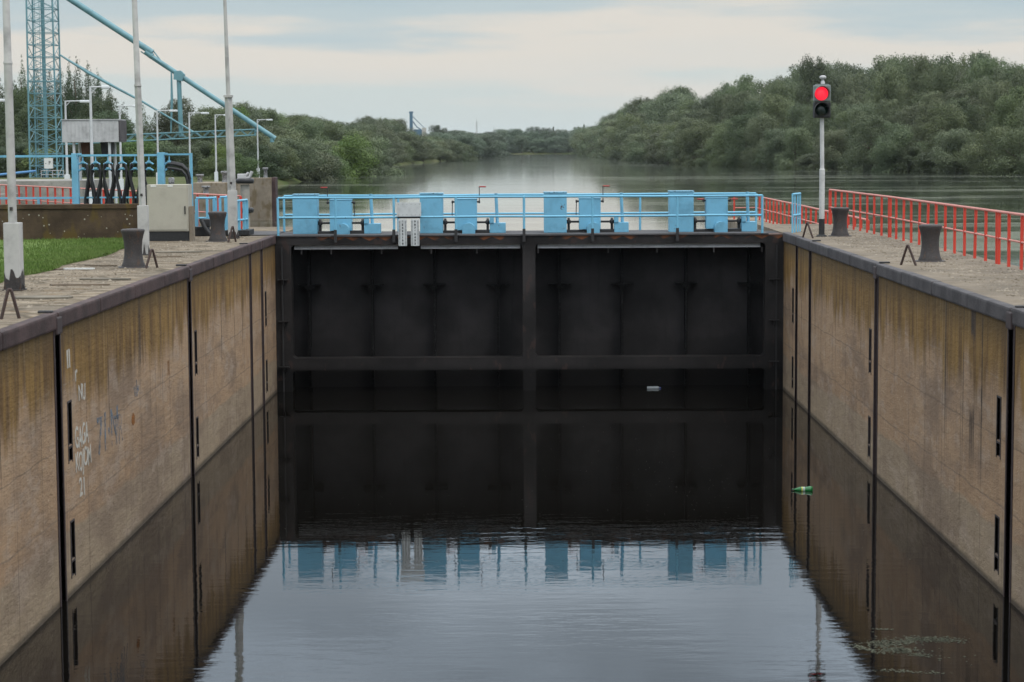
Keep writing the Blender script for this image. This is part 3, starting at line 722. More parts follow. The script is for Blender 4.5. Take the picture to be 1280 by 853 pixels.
winch((837, 867, 240.5), (883, 910), (927.5, 946, 935), (('l', 'flat'), ('r', 'flat')), 'blue sluice winch nearest the signal light, both cranks turned level')

# water gauge
ga_ = empty('water_gauge', (WX(511, D0 - .14), D0 - 0.14, ZD), label='grey sheet-metal water gauge with two numbered boards hung on the gate railing', cat='gauge')
Yg = D0 - 0.14; ox = WX(511, Yg)
def LX(px): return WX(px, Yg) - ox
def LZ(py): return WZ(py, Yg) - ZD
m = MB(); m.prism([(LX(496), LZ(270)), (LX(526.5), LZ(270)), (LX(526.5), LZ(252.5)), (LX(513), LZ(252.5)), (LX(511), LZ(254)), (LX(509), LZ(252.5)), (LX(496), LZ(252.5))], -0.02, 0.02)
hd = m.build('header_plate', M['gaugep'], ga_)
m = MB()
for k in range(6):
    for z_ in (LZ(254.8), LZ(268)): m.lathe([(0.007, 0), (0.007, 0.004)], (LX(498.5 + k * 5.2), -0.025, z_), seg=6, axis='Y')
m.build('rivet_dots_pattern', M['marks'], hd)
m = MB(); m.box(LX(497), LX(525), 0.0, 0.06, LZ(272.5), LZ(270.2)); m.build('hanger_bar', M['iron'], hd)
def digits(parent, s_list, x, z0, dz, size):
    for i, s in enumerate(s_list):
        cu = bpy.data.curves.new('numeral', 'FONT'); cu.body = s; cu.size = size; cu.extrude = 0.001; cu.offset = 0.004; cu.align_x = 'CENTER'
        tmp = bpy.data.objects.new('numeral', cu); COL.objects.link(tmp)
        me = bpy.data.meshes.new_from_object(tmp.evaluated_get(bpy.context.evaluated_depsgraph_get())); bpy.data.objects.remove(tmp)
        for v in me.vertices: v.co = Vector((x + v.co.x, -0.0225 - v.co.z, z0 - i * dz + v.co.y))
        me.materials.clear(); me.materials.append(M['marks'])
        o = bpy.data.objects.new('numeral', me); COL.objects.link(o); o.parent = parent
for (pa, pb, nums) in ((498, 508.5, '65432100'), (513.5, 524, '98765432')):
    m = MB(); m.box(LX(pa), LX(pb), -0.02, 0.0, LZ(306.8), LZ(273.5), bevel=0.003); bd = m.build('gauge_board', M['gaugep'], ga_)
    m = MB(); z_ = LZ(306); top = LZ(275); i = 0
    while z_ < top:
        for side in (LX(pa) + 0.012, LX(pb) - 0.045): m.box(side, side + 0.033, -0.0225, -0.0205, z_, z_ + 0.011)
        z_ += 0.031; i += 1
    m.build('scale_marks', M['marks'], bd).name = 'scale_pattern'
    digits(bd, list(nums), (LX(pa) + LX(pb)) / 2, LZ(277.5), (LZ(277.5) - LZ(305)) / 7, 0.062)

# steel landing beside the gate, left and right
m = MB(); m.box(-8.6, XL0 + 0.01, YG + 0.01, YG + 2.2, ZC + 0.004, ZC + 0.024); o = m.build('landing_plate', M['plate']); setp(o, 'dark steel landing plate on the quay where the gate walkway begins', 'steel plate')
m = MB(); m.box(XR0 - 0.36, XR0 + 0.30, YG - 0.01, YG + 2.0, ZC - 0.10, ZC - 0.045); m.box(XR0 - 0.36, XR0 + 0.02, YG - 0.012, YG + 0.05, ZC - 0.19, ZC - 0.13)
o = m.build('step_plate', M['plate']); setp(o, 'dark sunken step plate between the gate walkway and the signal light quay', 'steel plate')
# masonry beyond the gate under the quays
m = MB(); m.box(XL0 - 0.36, XL0 + 0.0, YG + 0.004, 54.6, -2.5, ZC); setp(m.build('left_recess_wall', M['quay_l']), kind='structure')
m = MB(); m.box(XR0 + 0.0, XR0 + 0.36, YG + 0.004, 54.6, -2.5, ZC - 0.003); setp(m.build('right_recess_wall', M['quay_r']), kind='structure')
for side, X in (('l', 0), ('r', 0)):
    pass

# ------------------------------------------------------------------ railings on the quays
railing('quay_railing', 'long red steel railing along the outer edge of the quay with the signal light', 'railing',
        [(7.93, 54.2, ZC), (8.10, 46.3, ZC), (8.12, 35.8, ZC), (8.14, 20, ZC)], 0.90, 0.86, M['red'], M['redtop'], 0.045, 0.024, doubles=(0, 9, 21, 33))
railing('pier_railing', 'red railing with close bars on the lower pier beyond the gate', 'railing',
        [(8.25, 82, 2.87), (9.12, 82, 2.87), (9.16, 70, 2.87), (9.10, 55.2, 2.87)], 0.90, 1.1, M['red'], M['redtop'], 0.06, 0.028, doubles=(4, 12))
railing('bank_railing', 'red railing slanting away behind the brown wall and the hanging black cables', 'railing',
        [(-6.9, 50.6, ZC), (-10.2, 56.6, ZC), (-17.4, 69, ZC), (-17.7, 70, ZC)], 0.90, 0.74, M['red'], M['redtop'], 0.05, 0.022)
def small_gate(name, pxs, pytop, pybot, Y, label, mid=0.45, dys=(0, 0, .3, .3), pw=0.03):
    X0 = WX(pxs[0], Y); root = empty(name, (X0, Y, ZC), label=label, cat='railing')
    h = WZ(pytop, Y) - ZC
    P = [(WX(p, Y + dy) - X0, dy) for p, dy in zip(pxs, dys)]
    for (x, y) in P:
        m = MB(); m.box(x - pw, x + pw, y - pw, y + pw, 0, h - 0.02); m.build('post', M['bluerail'], root)
    for hh, nm in ((h, 'top_rail'), (h * mid, 'mid_rail')):
        m = MB(); m.tube([(x, y, hh) for x, y in P], 0.026); m.build(nm, M['bluerail'], root)
    return root
small_gate('stair_railing', (295.5, 299, 305.5, 309), 249.5, 297, 48.6, 'short blue four-post railing at the walkway start by the tall grey pole', dys=(0, .35, .7, 1.1))
small_gate('stair_railing', (990.5, 993.5, 997, 1000), 245, 291, 49.0, 'short narrow blue railing at the quay corner beside the signal light', dys=(0, .25, .5, .8), pw=0.019)
small_gate('guard_frame', (246, 259.5, 268, 270), 245.5, 284, 50.0, 'low blue guard rail beside the beige cabinet, in front of the red bars', dys=(0, 0, .1, .5))
small_gate('guard_frame', (275.5, 282.5, 283, 283.5), 244.5, 284, 49.8, 'small blue two-post frame just behind the tall grey pole at the walkway', dys=(0, 0, .3, .6))
X = WX(246, 48.9); m = MB(); m.prism([(X - 0.13, 0.24), (X + 0.04, 0.24), (X + 0.04, 0.95), (X - 0.02, 0.55), (X - 0.13, 0.42)], 48.88, 48.94)
o = m.build('side_shield', M['blue']); o.location.z = ZC; setp(o, 'bent blue steel shield plate standing behind the beige cabinet edge', 'steel shield')
m = MB(); 
for i, (a, b, c, d) in enumerate(((-0.1, 0.25, 0, 0.22), (0.2, 0.55, 0.1, 0.16), (0.1, 0.3, 0.22, 0.40))): m.box(X + a, X + b, 48.95, 49.3, ZC + c, ZC + d, bevel=0.02)
m.tube([(X + 0.1, 48.9, ZC + 0.4), (X + 0.2, 48.85, ZC + 0.2), (X + 0.33, 48.8, ZC + 0.04)], 0.05)
setp(m.build('hydraulic_unit', M['iron']), 'black iron hydraulic unit on the ground behind the beige cabinet', 'machine')
m = MB(); m.box(WX(281, 48.9), WX(312, 48.9), 48.8, 49.7, ZC + 0.025, ZC + 0.14, bevel=0.01); setp(m.build('machine_plinth', M['dark']), 'low dark plinth under the short blue railing at the walkway start', 'plinth')

# ------------------------------------------------------------------ bollards, hoops
bprof = [(0.21, 0), (0.212, 0.02), (0.178, 0.10), (0.157, 0.22), (0.152, 0.34), (0.162, 0.46), (0.186, 0.56), (0.206, 0.62), (0.204, 0.648), (0.175, 0.66), (0.05, 0.668)]
def bollard(px, py, label):
    p = at(px, py, ZC); root = empty('bollard', (p.x, p.y, ZC + 0.0), label=label, cat='bollard', group='iron bollards on the quays')
    return p, root
bl = [(167, 334.5, 'dark iron bollard standing between the middle grey pole and the near grass edge'),
      (272.5, 302, 'dark iron bollard in front of the red bars, just left of the walkway pole'),
      (1162.5, 327, 'nearest dark iron bollard on the quay with the red railing'),
      (1050, 295.5, 'dark iron bollard close beside the signal light')]
proto = None
for px, py, lb in bl:
    p, root = bollard(px, py, lb)
    if proto is None:
        m = MB(); m.lathe(bprof, seg=28); m.build('shaft', M['bollard'], root)
        m = MB(); m.lathe([(0.27, -0.02), (0.27, 0.012), (0.255, 0.018)], seg=28); m.build('base_plate', M['bollard'], root); proto = root
    else:
        for ch in proto.children: c = ch.copy(); COL.objects.link(c); c.parent = root
    root.rotation_euler.z = rnd.uniform(0, 3)
    root.scale = (1.0, 1.0, rnd.uniform(0.98, 1.03))
def hoop(px, py, hgt, label, rz=0.0, wd=0.20):
    p = at(px, py, ZC); m = MB()
    m.tube([(-wd / 2, 0, 0), (-0.025, 0, hgt - 0.03), (-0.012, 0, hgt), (0.012, 0, hgt), (0.025, 0, hgt - 0.03), (wd / 2, 0.04, 0)], 0.021, seg=8)
    o = m.build('ladder_hoop', painted_rust); o.location = p; o.rotation_euler.z = rz
    setp(o, label, 'iron hoop', 'iron hoops along the quay edges')
painted_rust = painted('rusty_hoop_iron', (0.050, 0.030, 0.024), rust=0.5, dirt=0.5, rough=0.7, scale=3, rustc=(0.10, 0.045, 0.025))
hoop(13, 399, 0.36, 'rusty iron hoop at the foot of the nearest grey pole', 0.35, 0.22)
hoop(190.5, 335.5, 0.32, 'rusty iron hoop right beside the bollard near the grass', 0.9, 0.3)
hoop(291, 303, 0.34, 'rusty iron hoop below the tallest thin pole, next to the walkway', 1.0, 0.3)
hoop(1134.5, 332, 0.34, 'rusty iron hoop by the nearest bollard of the railing quay', -0.9, 0.3)
hoop(1009, 298, 0.34, 'rusty iron hoop between the narrow blue railing and the signal post', -1.0, 0.3)

# ------------------------------------------------------------------ signal light
p = at(1027, 296, ZC); sg = empty('signal_light', p, label='two-lens signal light on a slim white pole, showing red over a dark lens', cat='traffic light')
Ys = p.y; sc = Ys / F
H_ = lambda py: WZ(py, Ys, 1027) - ZC
m = MB(); m.tube([(0, 0, 0.40), (0, 0, H_(212))], 0.062, seg=16); m.tube([(0, 0, H_(212)), (0, 0, H_(211))], [0.062, 0.047], seg=16); m.tube([(0, 0, H_(211.2)), (-0.015, 0, H_(147))], 0.047, seg=16)
pl = m.build('pole', M['polewhite'], sg)
m = MB(); m.tube([(0, 0, 0.02), (0, 0, 0.398)], 0.066, seg=16); m.lathe([(0.12, 0), (0.12, 0.02), (0.07, 0.05)], seg=16); m.build('black_sleeve', M['dark'], pl)
hw = 0.185; zb1, zm_, zt_ = H_(147.5), H_(127.5), H_(106.5); hx = -0.02
greyh = painted('signal_housing_grey', (0.15, 0.17, 0.16), rust=0.1, rough=0.5, scale=3)
m = MB(); m.box(hx - hw, hx + hw, -0.14, 0.14, zm_ + 0.004, zt_, bevel=0.03); m.box(hx - hw + .05, hx + hw - .04, -0.10, 0.12, zt_, zt_ + 0.02, bevel=0.008); h1 = m.build('upper_housing', greyh, sg)
m = MB(); m.box(hx - hw, hx + hw, -0.14, 0.14, zb1, zm_ - 0.004, bevel=0.03); h2 = m.build('lower_housing', M['dark'], sg)
def lens_disc(zc, mat, parent, nm, r=0.145):
    m = MB(); prof = [(r, 0.0), (r * 0.93, -0.012), (r * 0.75, -0.026), (r * 0.5, -0.038), (r * 0.25, -0.044), (0.004, -0.046)]
    m.lathe(prof, (hx - 0.03, -0.147, zc), seg=32, axis='Y'); return m.build(nm, mat, parent)
t = NT('red_lit_lens'); v = t.voro(55); e = t.mix(t.step(v.outputs['Distance'], 0.0, 0.7), (1.0, 0.010, 0.035), (1.0, 0.03, 0.06))
t.L(e, t.b.inputs['Emission Color']); t.b.inputs['Emission Strength'].default_value = 1.0; redm = t.fin((0.4, 0.005, 0.01), 0.3)
t = NT('dark_lens'); darkl = t.fin((0.006, 0.016, 0.012), 0.25)
zc1, zc2 = (zm_ + zt_) / 2 - 0.01, (zb1 + zm_) / 2 + 0.0
lens_disc(zc1, redm, h1, 'red_lens', 0.150); lens_disc(zc2, darkl, h2, 'dark_lens', 0.14)
def visor(zc, mat, parent, r=0.165, L=0.20):
    m = MB(); n = 22; th0, th1 = math.radians(-35), math.radians(215)
    A = []; 
    for i in range(n + 1):
        a = th0 + (th1 - th0) * i / n; dep = L * (0.25 + 0.75 * max(0, math.sin((i / n) * math.pi)) ** 0.8)
        A.append([Vector((hx - 0.03 + rr * math.cos(a), yy, zc + rr * math.sin(a))) for rr, yy in ((r, -0.14), (r, -0.14 - dep), (r + 0.006, -0.14 - dep), (r + 0.006, -0.14))])
    vs = [[m.bm.verts.new(q) for q in row] for row in A]
    for a, b in zip(vs, vs[1:]):
        for k in range(4): m.bm.faces.new((a[k], a[(k + 1) % 4], b[(k + 1) % 4], b[k]))
    m.bm.faces.new(vs[0]); m.bm.faces.new(list(reversed(vs[-1])))
    m.build('visor', mat, parent)
visor(zc1, greyh, h1); visor(zc2, M['dark'], h2, 0.155)
m = MB(); m.lathe([(0.045, 0), (0.045, 0.06), (0.03, 0.07), (0.03, 0.11), (0.065, 0.125), (0.078, 0.15), (0.07, 0.18), (0.03, 0.20)], (hx + 0.02, 0, zt_ + 0.015), seg=16); m.build('cap_finial', M['galv'], sg)

# ------------------------------------------------------------------ tall grey poles of the left quay
def tall_pole(bx, by, tip_px, boxw, box_py, tw, label, splice=None, foot_dark=False, ztop=10.2):
    p = at(bx, by, ZC); root = empty('tall_pole', p, label=label, cat='lamp post', group='tall grey poles on the left quay')
    sc = p.y / F
    dirv = atY(tip_px, 0, p.y) - p; dirv.z = max(dirv.z, 0.1); slope = Vector((dirv.x / dirv.z, 0, 1))
    hb = WZ(box_py, p.y, bx) - ZC
    m = MB(); w2 = boxw * sc / 2
    m.box(-w2 + slope.x * hb * .5, w2 + slope.x * hb * .5, -w2, w2, 0.0, hb, bevel=0.012)
    bs = m.build('base_box', M['pole'], root)
    m = MB(); m.box(-w2 * 1.25, w2 * 1.25, -w2 * 1.25, w2 * 1.25, 0, 0.02, bevel=0.005)
    for i in range(9):
        a = i * 0.7; m.prism([(w2 * 1.12 * math.cos(a) - 0.03, 0.01), (w2 * 1.12 * math.cos(a) + 0.03, 0.01), (w2 * math.cos(a), 0.12 + 0.10 * ((i * 7) % 3))], w2 * 1.04 * math.sin(a) - 0.01, w2 * 1.04 * math.sin(a) + 0.012)
    m.build('foot_flange', M['bollard'], bs)
    if bx < 100 or bx > 250:
        m = MB(); hf = 0.30 if bx < 100 else 0.16; q = w2 + 0.004; n = 10
        for (ax, s_) in (('x', -1), ('x', 1), ('y', -1), ('y', 1)):
            tops = [(-q + 2 * q * i / n, hf * rnd.uniform(0.45, 1.15)) for i in range(n + 1)]
            for (a0, t0_), (a1, t1_) in zip(tops, tops[1:]):
                P_ = [(a0, 0.022), (a1, 0.022), (a1, t1_), (a0, t0_)]
                m.quad(*[((u, s_ * q, v) if ax == 'x' else (s_ * q, u, v)) for u, v in P_])
        m.build('peeled_foot', M['bollard'], bs)
    m = MB(); r0 = tw * sc / 2
    H = ztop - ZC
    if splice:
        hs = WZ(splice, p.y, bx) - ZC
        m.tube([slope * hb + Vector((0, 0, 0.002)), slope * hs], [r0 * 1.3, r0 * 1.15], seg=4)
        m.box(slope.x * hs - r0 * 1.3, slope.x * hs + r0 * 1.3, -r0 * 1.3, r0 * 1.3, hs, hs + 0.05)
        m.box(slope.x * (hb + hs) / 2 - r0 * .15, slope.x * (hb + hs) / 2 + r0 * .15, -r0 * 1.25, -r0 * 0.7, hb + 0.1, hs - 0.1)
        m.tube([slope * (hs + 0.05), slope * H], [r0 * 0.66, r0 * 0.42], seg=12)
    else:
        hs = WZ(80 if bx < 100 else 108, p.y, bx) - ZC
        m.tube([slope * hb + Vector((0, 0, 0.002)), slope * hs], [r0 * 1.05, r0], seg=4 if bx > 100 else 12)
        m.tube([slope * hs, slope * (hs + 0.02), slope * (hs + 0.05), slope * H], [r0 * 1.12, r0 * 1.12, r0 * 0.92, r0 * 0.72], seg=12)
    m.build('mast', M['pole'], root)
    m = MB(); t0 = slope * H; m.tube([t0, t0 + Vector((0, 0, 0.25)), t0 + Vector((0.5, 0, 0.35))], 0.025); m.box(t0.x + 0.45, t0.x + 0.95, -0.12, 0.12, t0.z + 0.30, t0.z + 0.40, bevel=0.03)
    m.build('luminaire', M['lampmetal'], root)
    m = MB(); hz = hb + 0.18 if not splice else hb + 0.15; m.box(slope.x * hz - r0 * .35, slope.x * hz + r0 * .35, -r0 * 1.32, -r0 * 0.8, hz, hz + 0.05); m.build('cable_clip', M['bollard'], root)
    return root
tall_pole(18.5, 363, 7.5, 20, 278.5, 10.5, 'nearest and thickest grey pole, with a broken rusty foot at the lawn edge')
tall_pole(180.5, 319, 168, 12.5, 257, 8.2, 'middle grey pole with rust spots, standing behind the bollard at the lawn corner')
tall_pole(292, 298.5, 281, 11, 238.5, 8.2, 'farthest grey pole with a thick ribbed lower half, at the walkway start', splice=122)

# ------------------------------------------------------------------ cabinet
pc = at(210, 301.5, ZC); cb = empty('control_cabinet', pc, label='beige electrical control cabinet on a black base at the quay, behind the bollards', cat='cabinet')
Yc = pc.y; wl_, wr_ = WX(184.5, Yc) - pc.x, WX(236, Yc) - pc.x
m = MB(); m.box(wl_ + .02, wr_ - .01, 0.0, 0.5, 0.0, WZ(287, Yc) - ZC - 0.003, bevel=0.006); m.build('base', M['dark'], cb)
zt1 = WZ(228.5, Yc) - ZC
m = MB(); m.box(wl_, wr_, -0.02, 0.55, WZ(287, Yc) - ZC, zt1, bevel=0.01); bo = m.build('housing', M['cabinet'], cb)
m = MB(); m.box(wl_ + .03, wr_ - .03, -0.034, -0.021, WZ(285, Yc) - ZC, zt1 - 0.06, bevel=0.004); dr = m.build('door', M['cabinet'], cb)
m = MB(); m.box(wr_ - 0.085, wr_ - 0.06, -0.06, -0.035, 0.60, 0.78, bevel=0.005); m.build('handle', M['dark'], dr)
for px in (193, 214):
    X = WX(px, Yc) - pc.x; m = MB(); m.box(X - 0.06, X + 0.06, -0.036, -0.022, zt1 - 0.05, zt1 - 0.012); m.build('label_plate', M['whitepaint'], bo)
m = MB(); m.box(WX(236.5, Yc), WX(241, Yc), Yc, Yc + 0.3, ZC, WZ(256, Yc)); setp(m.build('rusty_pillar', M['pier']), 'narrow rust-brown concrete pillar tight against the side of the beige cabinet', 'pillar')

# ------------------------------------------------------------------ brown wall and cable frame
YW = 46.95
bw = empty('retaining_wall', (0, YW, ZC), label='low dark brown stained concrete wall behind the lawn, under the hanging cables', cat='wall')
m = MB(); m.box(-22, WX(185, YW), 0, 0.35, -0.3, WZ(257.5, YW, 100) - ZC - 0.07, bevel=0.012); m.build('wall_body', M['earthwall'], bw)
m = MB(); m.box(-22, WX(185.5, YW), -0.03, 0.38, WZ(257.5, YW, 100) - ZC - 0.068, WZ(256.2, YW, 100) - ZC + .01, bevel=0.01); m.build('wall_cap', M['earthwall'], bw)
lich = painted('pale_lichen', (0.33, 0.31, 0.26), rust=0.0, rough=0.9)
m = MB(); rl = random.Random(5)
for i in range(26):
    X, Z = rl.uniform(-11.8, -8.8), rl.uniform(0.08, 0.62); r = rl.uniform(0.008, 0.022)
    m.lathe([(r, 0.0), (r * .8, -0.004)], (X, -0.001, Z), seg=7, axis='Y')
m.build('lichen_spots', lich, bw).name = 'lichen_pattern'

cfY = YW + 0.9; zw = WZ(256, cfY, 100)
cf = empty('cable_frame', (WX(95, cfY), cfY, zw), label='light blue steel frame carrying two rows of saddles with loops of black cable', cat='cable rack')
ox, oz = WX(95, cfY), zw
fx = lambda px: WX(px, cfY, 220) - ox
fz = lambda py, px=150: WZ(py, cfY, px) - oz
for a, b, t1_, t0_ in ((90.5, 98.5, 191.5, 256), (197.5, 206, 191, 300)):
    m = MB(); m.box(fx(a), fx(b), -0.08, 0.08, fz(t0_), fz(t1_), bevel=0.006); m.box(fx(b) , fx(b + 3.5), -0.06, 0.06, fz(194), fz(191.5)); m.build('post', M['blue'], cf)
m = MB(); m.box(fx(237.5), fx(240.8), -0.03, 0.03, fz(298), fz(192)); m.build('post', M['blue'], cf)
for (pa, pb, za, zb__) in ((-40, 90, 193.5, 196.3), (99, 197, 193, 195.6), (206.5, 237, 192.5, 194.7), (-40, 90, 246, 248.5), (99, 188, 246, 248)):
    m = MB(); m.box(fx(pa), fx(pb), -0.03, 0.03, fz(zb__), fz(za)); m.build('cross_bar', M['blue'], cf)
m = MB(); m.box(fx(46), fx(49), -0.03, 0.03, fz(256), fz(248.7)); m.build('strut', M['blue'], cf)
m = MB(); m.box(fx(125.5), fx(127), -0.02, 0.02, fz(256), fz(248.5)); m.build('strut', M['blue'], cf)
sadx = (104, 120, 135.5, 153, 169, 186.5, 212)
for i, px in enumerate(sadx):
    for py in (203.5, 211.5):
        m = MB(); pts = [(fx(px - 5.5), 0, fz(py + 2.2)), (fx(px - 3), 0, fz(py + 0.6)), (fx(px), 0, fz(py)), (fx(px + 3), 0, fz(py + 0.6)), (fx(px + 5.5), 0, fz(py + 2.2))]
        m.tube(pts, 0.022, seg=8); m.box(fx(px) - 0.035, fx(px) + 0.035, -0.05, 0.05, fz(py), fz(py - 2.2)); m.box(fx(px) - .012, fx(px) + .012, -.012, .012, fz(py - 2.2), fz(195.7)) if py < 205 else None
        m.build('cable_saddle', M['blue'], cf)
m_i = 0
for i in range(len(sadx) - 1):
    if i == 5: continue
    a, b = sadx[i], sadx[i + 1]
    cxp = (a + b) / 2
    for k, (py, wf_, bt_) in enumerate(((204.5, 1.0, 268), (212.5, 0.78, 263), (206, 1.22, 272), (213.0, 0.6, 259))):
        wf_ *= rl.uniform(0.85, 1.1); sh = rl.uniform(-1.2, 1.2); half = [(5.0, py), (3.2, py + 2.5), (2.0, py + 9), (2.4 * wf_, py + 20), (4.6 * wf_, 236), (7.2 * wf_, 250), (7.6 * wf_, bt_ - 7), (4.5 * wf_, bt_ - 2), (0.0, bt_)]
        pts = [(fx(cxp - q[0] + sh * (j / 8)), -0.05 + 0.04 * k, fz(q[1])) for j, q in enumerate(half)] + [(fx(cxp + q[0] + sh * (j / 8)), -0.05 + 0.04 * k, fz(q[1])) for j, q in reversed(list(enumerate(half)))][1:]
        m = MB(); m.tube(pts, 0.025, seg=8); m.build('cable', M['rubber'], cf)
for k, (py, e1) in enumerate(((203.5, 0), (205, 1.2), (210.5, -1))):
    m = MB(); m.tube([(fx(210), -0.03 * k, fz(py)), (fx(219), -0.03 * k, fz(py + 1.0)), (fx(228), -.03 * k, fz(py + 3)), (fx(234 + e1), -.03 * k, fz(py + 9)), (fx(236 + e1), -.03 * k, fz(py + 18)), (fx(235 + e1), -.03 * k, fz(250))], 0.035, seg=8); m.build('cable', M['rubber'], cf)

# ------------------------------------------------------------------ street lamps of the far bank
def far_lamp(px, pytop, Y, px_head, label, scale=1.0, two=False):
    z0 = max(ground_h(WX(px, Y), Y), 3.2); X = WX(px, Y, 200); root = empty('street_lamp', (X, Y, z0), label=label, cat='street lamp', group='slim street lamps along the left bank')
    h = WZ(pytop, Y, px) - z0; s = Y / F
    m = MB(); m.box(-0.11, 0.11, -0.11, 0.11, 0, 1.05, bevel=0.01); bx = m.build('base_box', M['lampwhite'], root)
    m = MB(); m.tube([(0, 0, 1.04), (0, 0, h * 0.5), (0, 0, h)], [0.062, 0.055, 0.042], seg=8); m.build('mast', M['lampmetal'], root)
    L = (px_head - px) * s
    m = MB(); m.tube([(0, 0, h - 0.03), (L * 0.7, 0, h - 0.02)], 0.028); m.tube([(0, 0, h - 0.28), (0.22 * math.copysign(1, L), 0, h - 0.04)], 0.018); m.build('arm', M['lampmetal'], root)
    m = MB(); x0_, x1_ = sorted((L * 0.62, L * 1.02)); m.box(x0_, x1_, -0.13, 0.13, h - 0.10, h + 0.02, bevel=0.04); m.build('lamp_shade', M['lampwhite'], root)
far_lamp(83.5, 126, 96, 113, 'street lamp with its mast passing behind the grey box on legs, at its left end')
far_lamp(115, 108, 74, 138, 'tallest slim street lamp, its mast crossing in front of the grey box on legs')
far_lamp(151, 132, 105, 178, 'street lamp just past the right end of the grey box on legs')
far_lamp(197.5, 138, 119, 222.5, 'street lamp left of the crane hanger, its head against the stay rod')
far_lamp(237.5, 141, 128, 261.5, 'street lamp right of the crane hanger, above the beige cabinet')
far_lamp(270, 143.5, 136, 287, 'street lamp whose head hides behind the ribbed tall pole')
far_lamp(322.5, 149.5, 160, 341, 'last and smallest street lamp, beside the end of the crane boom')
far_lamp(-16, 124.5, 88, 8, 'street lamp at the picture edge with only its head visible')

# ------------------------------------------------------------------ grey box on legs
YB = 86.0; bx = empty('box_on_legs', (WX(116, YB), YB, 3.5), label='long grey galvanised box raised on thin legs, with two rusty hoppers below', cat='metal box')
ox, oz = WX(116, YB), 3.5
X = lambda px: WX(px, YB, 165) - ox
Z = lambda py: WZ(py, YB, 116) - oz
m = MB(); m.box(X(77.5), X(148), 0, 1.6, Z(178), Z(150.3), bevel=0.01); bd = m.build('box_body', M['galv'], bx)
m = MB()
for k in range(15): xx = X(79.5) + (X(146) - X(79.5)) * k / 14; m.box(xx - 0.012, xx + 0.012, -0.02, 0.0, Z(177.5), Z(151))
m.build('rib_pattern', M['galv'], bd)
m = MB(); m.box(X(77), X(148.6), -0.04, 1.64, Z(150.2), Z(149.2)); m.build('box_lid', M['galv'], bd)
m = MB(); m.box(X(148.02), X(149.4), 0.05, 1.55, Z(177), Z(151)); m.build('end_panel', M['coping_r'], bd)
for px in (91, 135.5):
    for yy in (0.15, 1.3):
        m = MB(); m.tube([(X(px), yy, 0), (X(px), yy, Z(178.2))], 0.06, seg=8); m.build('leg', M['lampmetal'], bx)
for a, b, mt in ((97, 108.5, 'rustbin'), (122, 135, 'dark')):
    m = MB(); m.prism([(X(a), Z(178.1)), (X(b), Z(178.1)), (X(b - 1), Z(194)), (X(a + 1.5), Z(194))], 0.5, 1.2); m.build('hopper', M[mt], bx)

# ------------------------------------------------------------------ derrick crane
YT = 172.0; Xo = WX(58, YT, 200); zb0 = WZ(222.5, YT, 58)
cr = empty('derrick_crane', (Xo, YT, 3.05), label='tall light blue lattice tower crane with a long tubular boom sloping down over the bank', cat='crane')
cx_ = lambda px, py=170: WX(px, YT, py) - Xo
cz_ = lambda py, px=100: WZ(py, YT, px) - 3.05
hwid = (cx_(75) - cx_(41)) / 2; ztw = cz_(-35); zbt = cz_(222.5)
m = MB()
for sx in (-1, 1):
    for sy in (-1, 1): m.tube([(sx * hwid, sy * hwid, 0), (sx * hwid * 0.93, sy * hwid * 0.93, ztw)], 0.075, seg=6)
m.tube([(0, 0, 0), (0, 0, ztw)], 0.16, seg=12)
nb = 17; hs = (ztw - zbt) / nb
for i in range(nb):
    z0, z1 = zbt + i * hs, zbt + (i + 1) * hs; q = hwid * (1 - 0.07 * i / nb)
    for (a, b) in (((-q, -q), (q, -q)), ((q, -q), (q, q)), ((q, q), (-q, q)), ((-q, q), (-q, -q))):
        m.tube([(a[0], a[1], z0), (b[0], b[1], z0)], 0.035, seg=5)
        if i % 2: a, b = b, a
        m.tube([(a[0], a[1], z0), (b[0], b[1], z1)], 0.03, seg=5)
        m.tube([(b[0], b[1], z0), ((a[0] + b[0]) / 2, (a[1] + b[1]) / 2, z0 + hs / 2)], 0.02, seg=5)
for k in range(48): m.tube([(-hwid * .45, -hwid * .6, zbt + k * ztw / 50), (-hwid * .1, -hwid * .6, zbt + k * ztw / 50)], 0.015, seg=4)
for xx in (-.45, -.1): m.tube([(hwid * xx, -hwid * .6, 0), (hwid * xx, -hwid * .6, ztw)], 0.022, seg=4)
m.build('lattice_tower', M['craneblue'], cr)
m = MB(); m.box(-hwid * 1.1, hwid * 1.1, -hwid * 1.1, hwid * 1.1, zbt - 0.13, zbt - 0.02); m.build('base_ring', painted('deep_blue_paint', (0.05, 0.12, 0.28), rust=0.2), cr)
m = MB()
A = Vector((cx_(60, -19), 0, cz_(-19, 60))); P1 = Vector((cx_(190.5, 67), 0, cz_(66, 190))); P2 = Vector((cx_(188, 70), 0, cz_(70, 188))); E = Vector((cx_(344, 174), 0, cz_(173.5, 344)))
m.tube([A, P1], 0.255, seg=16); m.tube([P2, E], 0.205, seg=16)
m.tube([P1 + Vector((-.55, 0, .1)), P2 + Vector((.15, 0, -.05))], 0.26, seg=12)
m.tube([P1 + Vector((-.3, -.2, -.1)), P2 + Vector((.9, -.2, -.6))], 0.05); m.tube([P1 + Vector((0, 0, 0.25)), P1 + Vector((0.75, 0, -0.75))], 0.05); m.tube([P1 + Vector((-.95, 0, 0.1)), P2 + Vector((-.1, 0, -0.1))], 0.05)
m.build('boom', M['craneblue'], cr)
m = MB(); m.tube([(cx_(340), 0, cz_(171, 340)), (cx_(340), 0, cz_(178, 340))], 0.17, seg=12); m.build('boom_tip', M['craneblue'], cr)
m = MB(); m.tube([(cx_(223.5, 97), 0, cz_(97, 224)), (cx_(226.5), 0, cz_(171, 226))], 0.19, seg=12); hg = m.build('hanger_strut', M['craneblue'], cr)
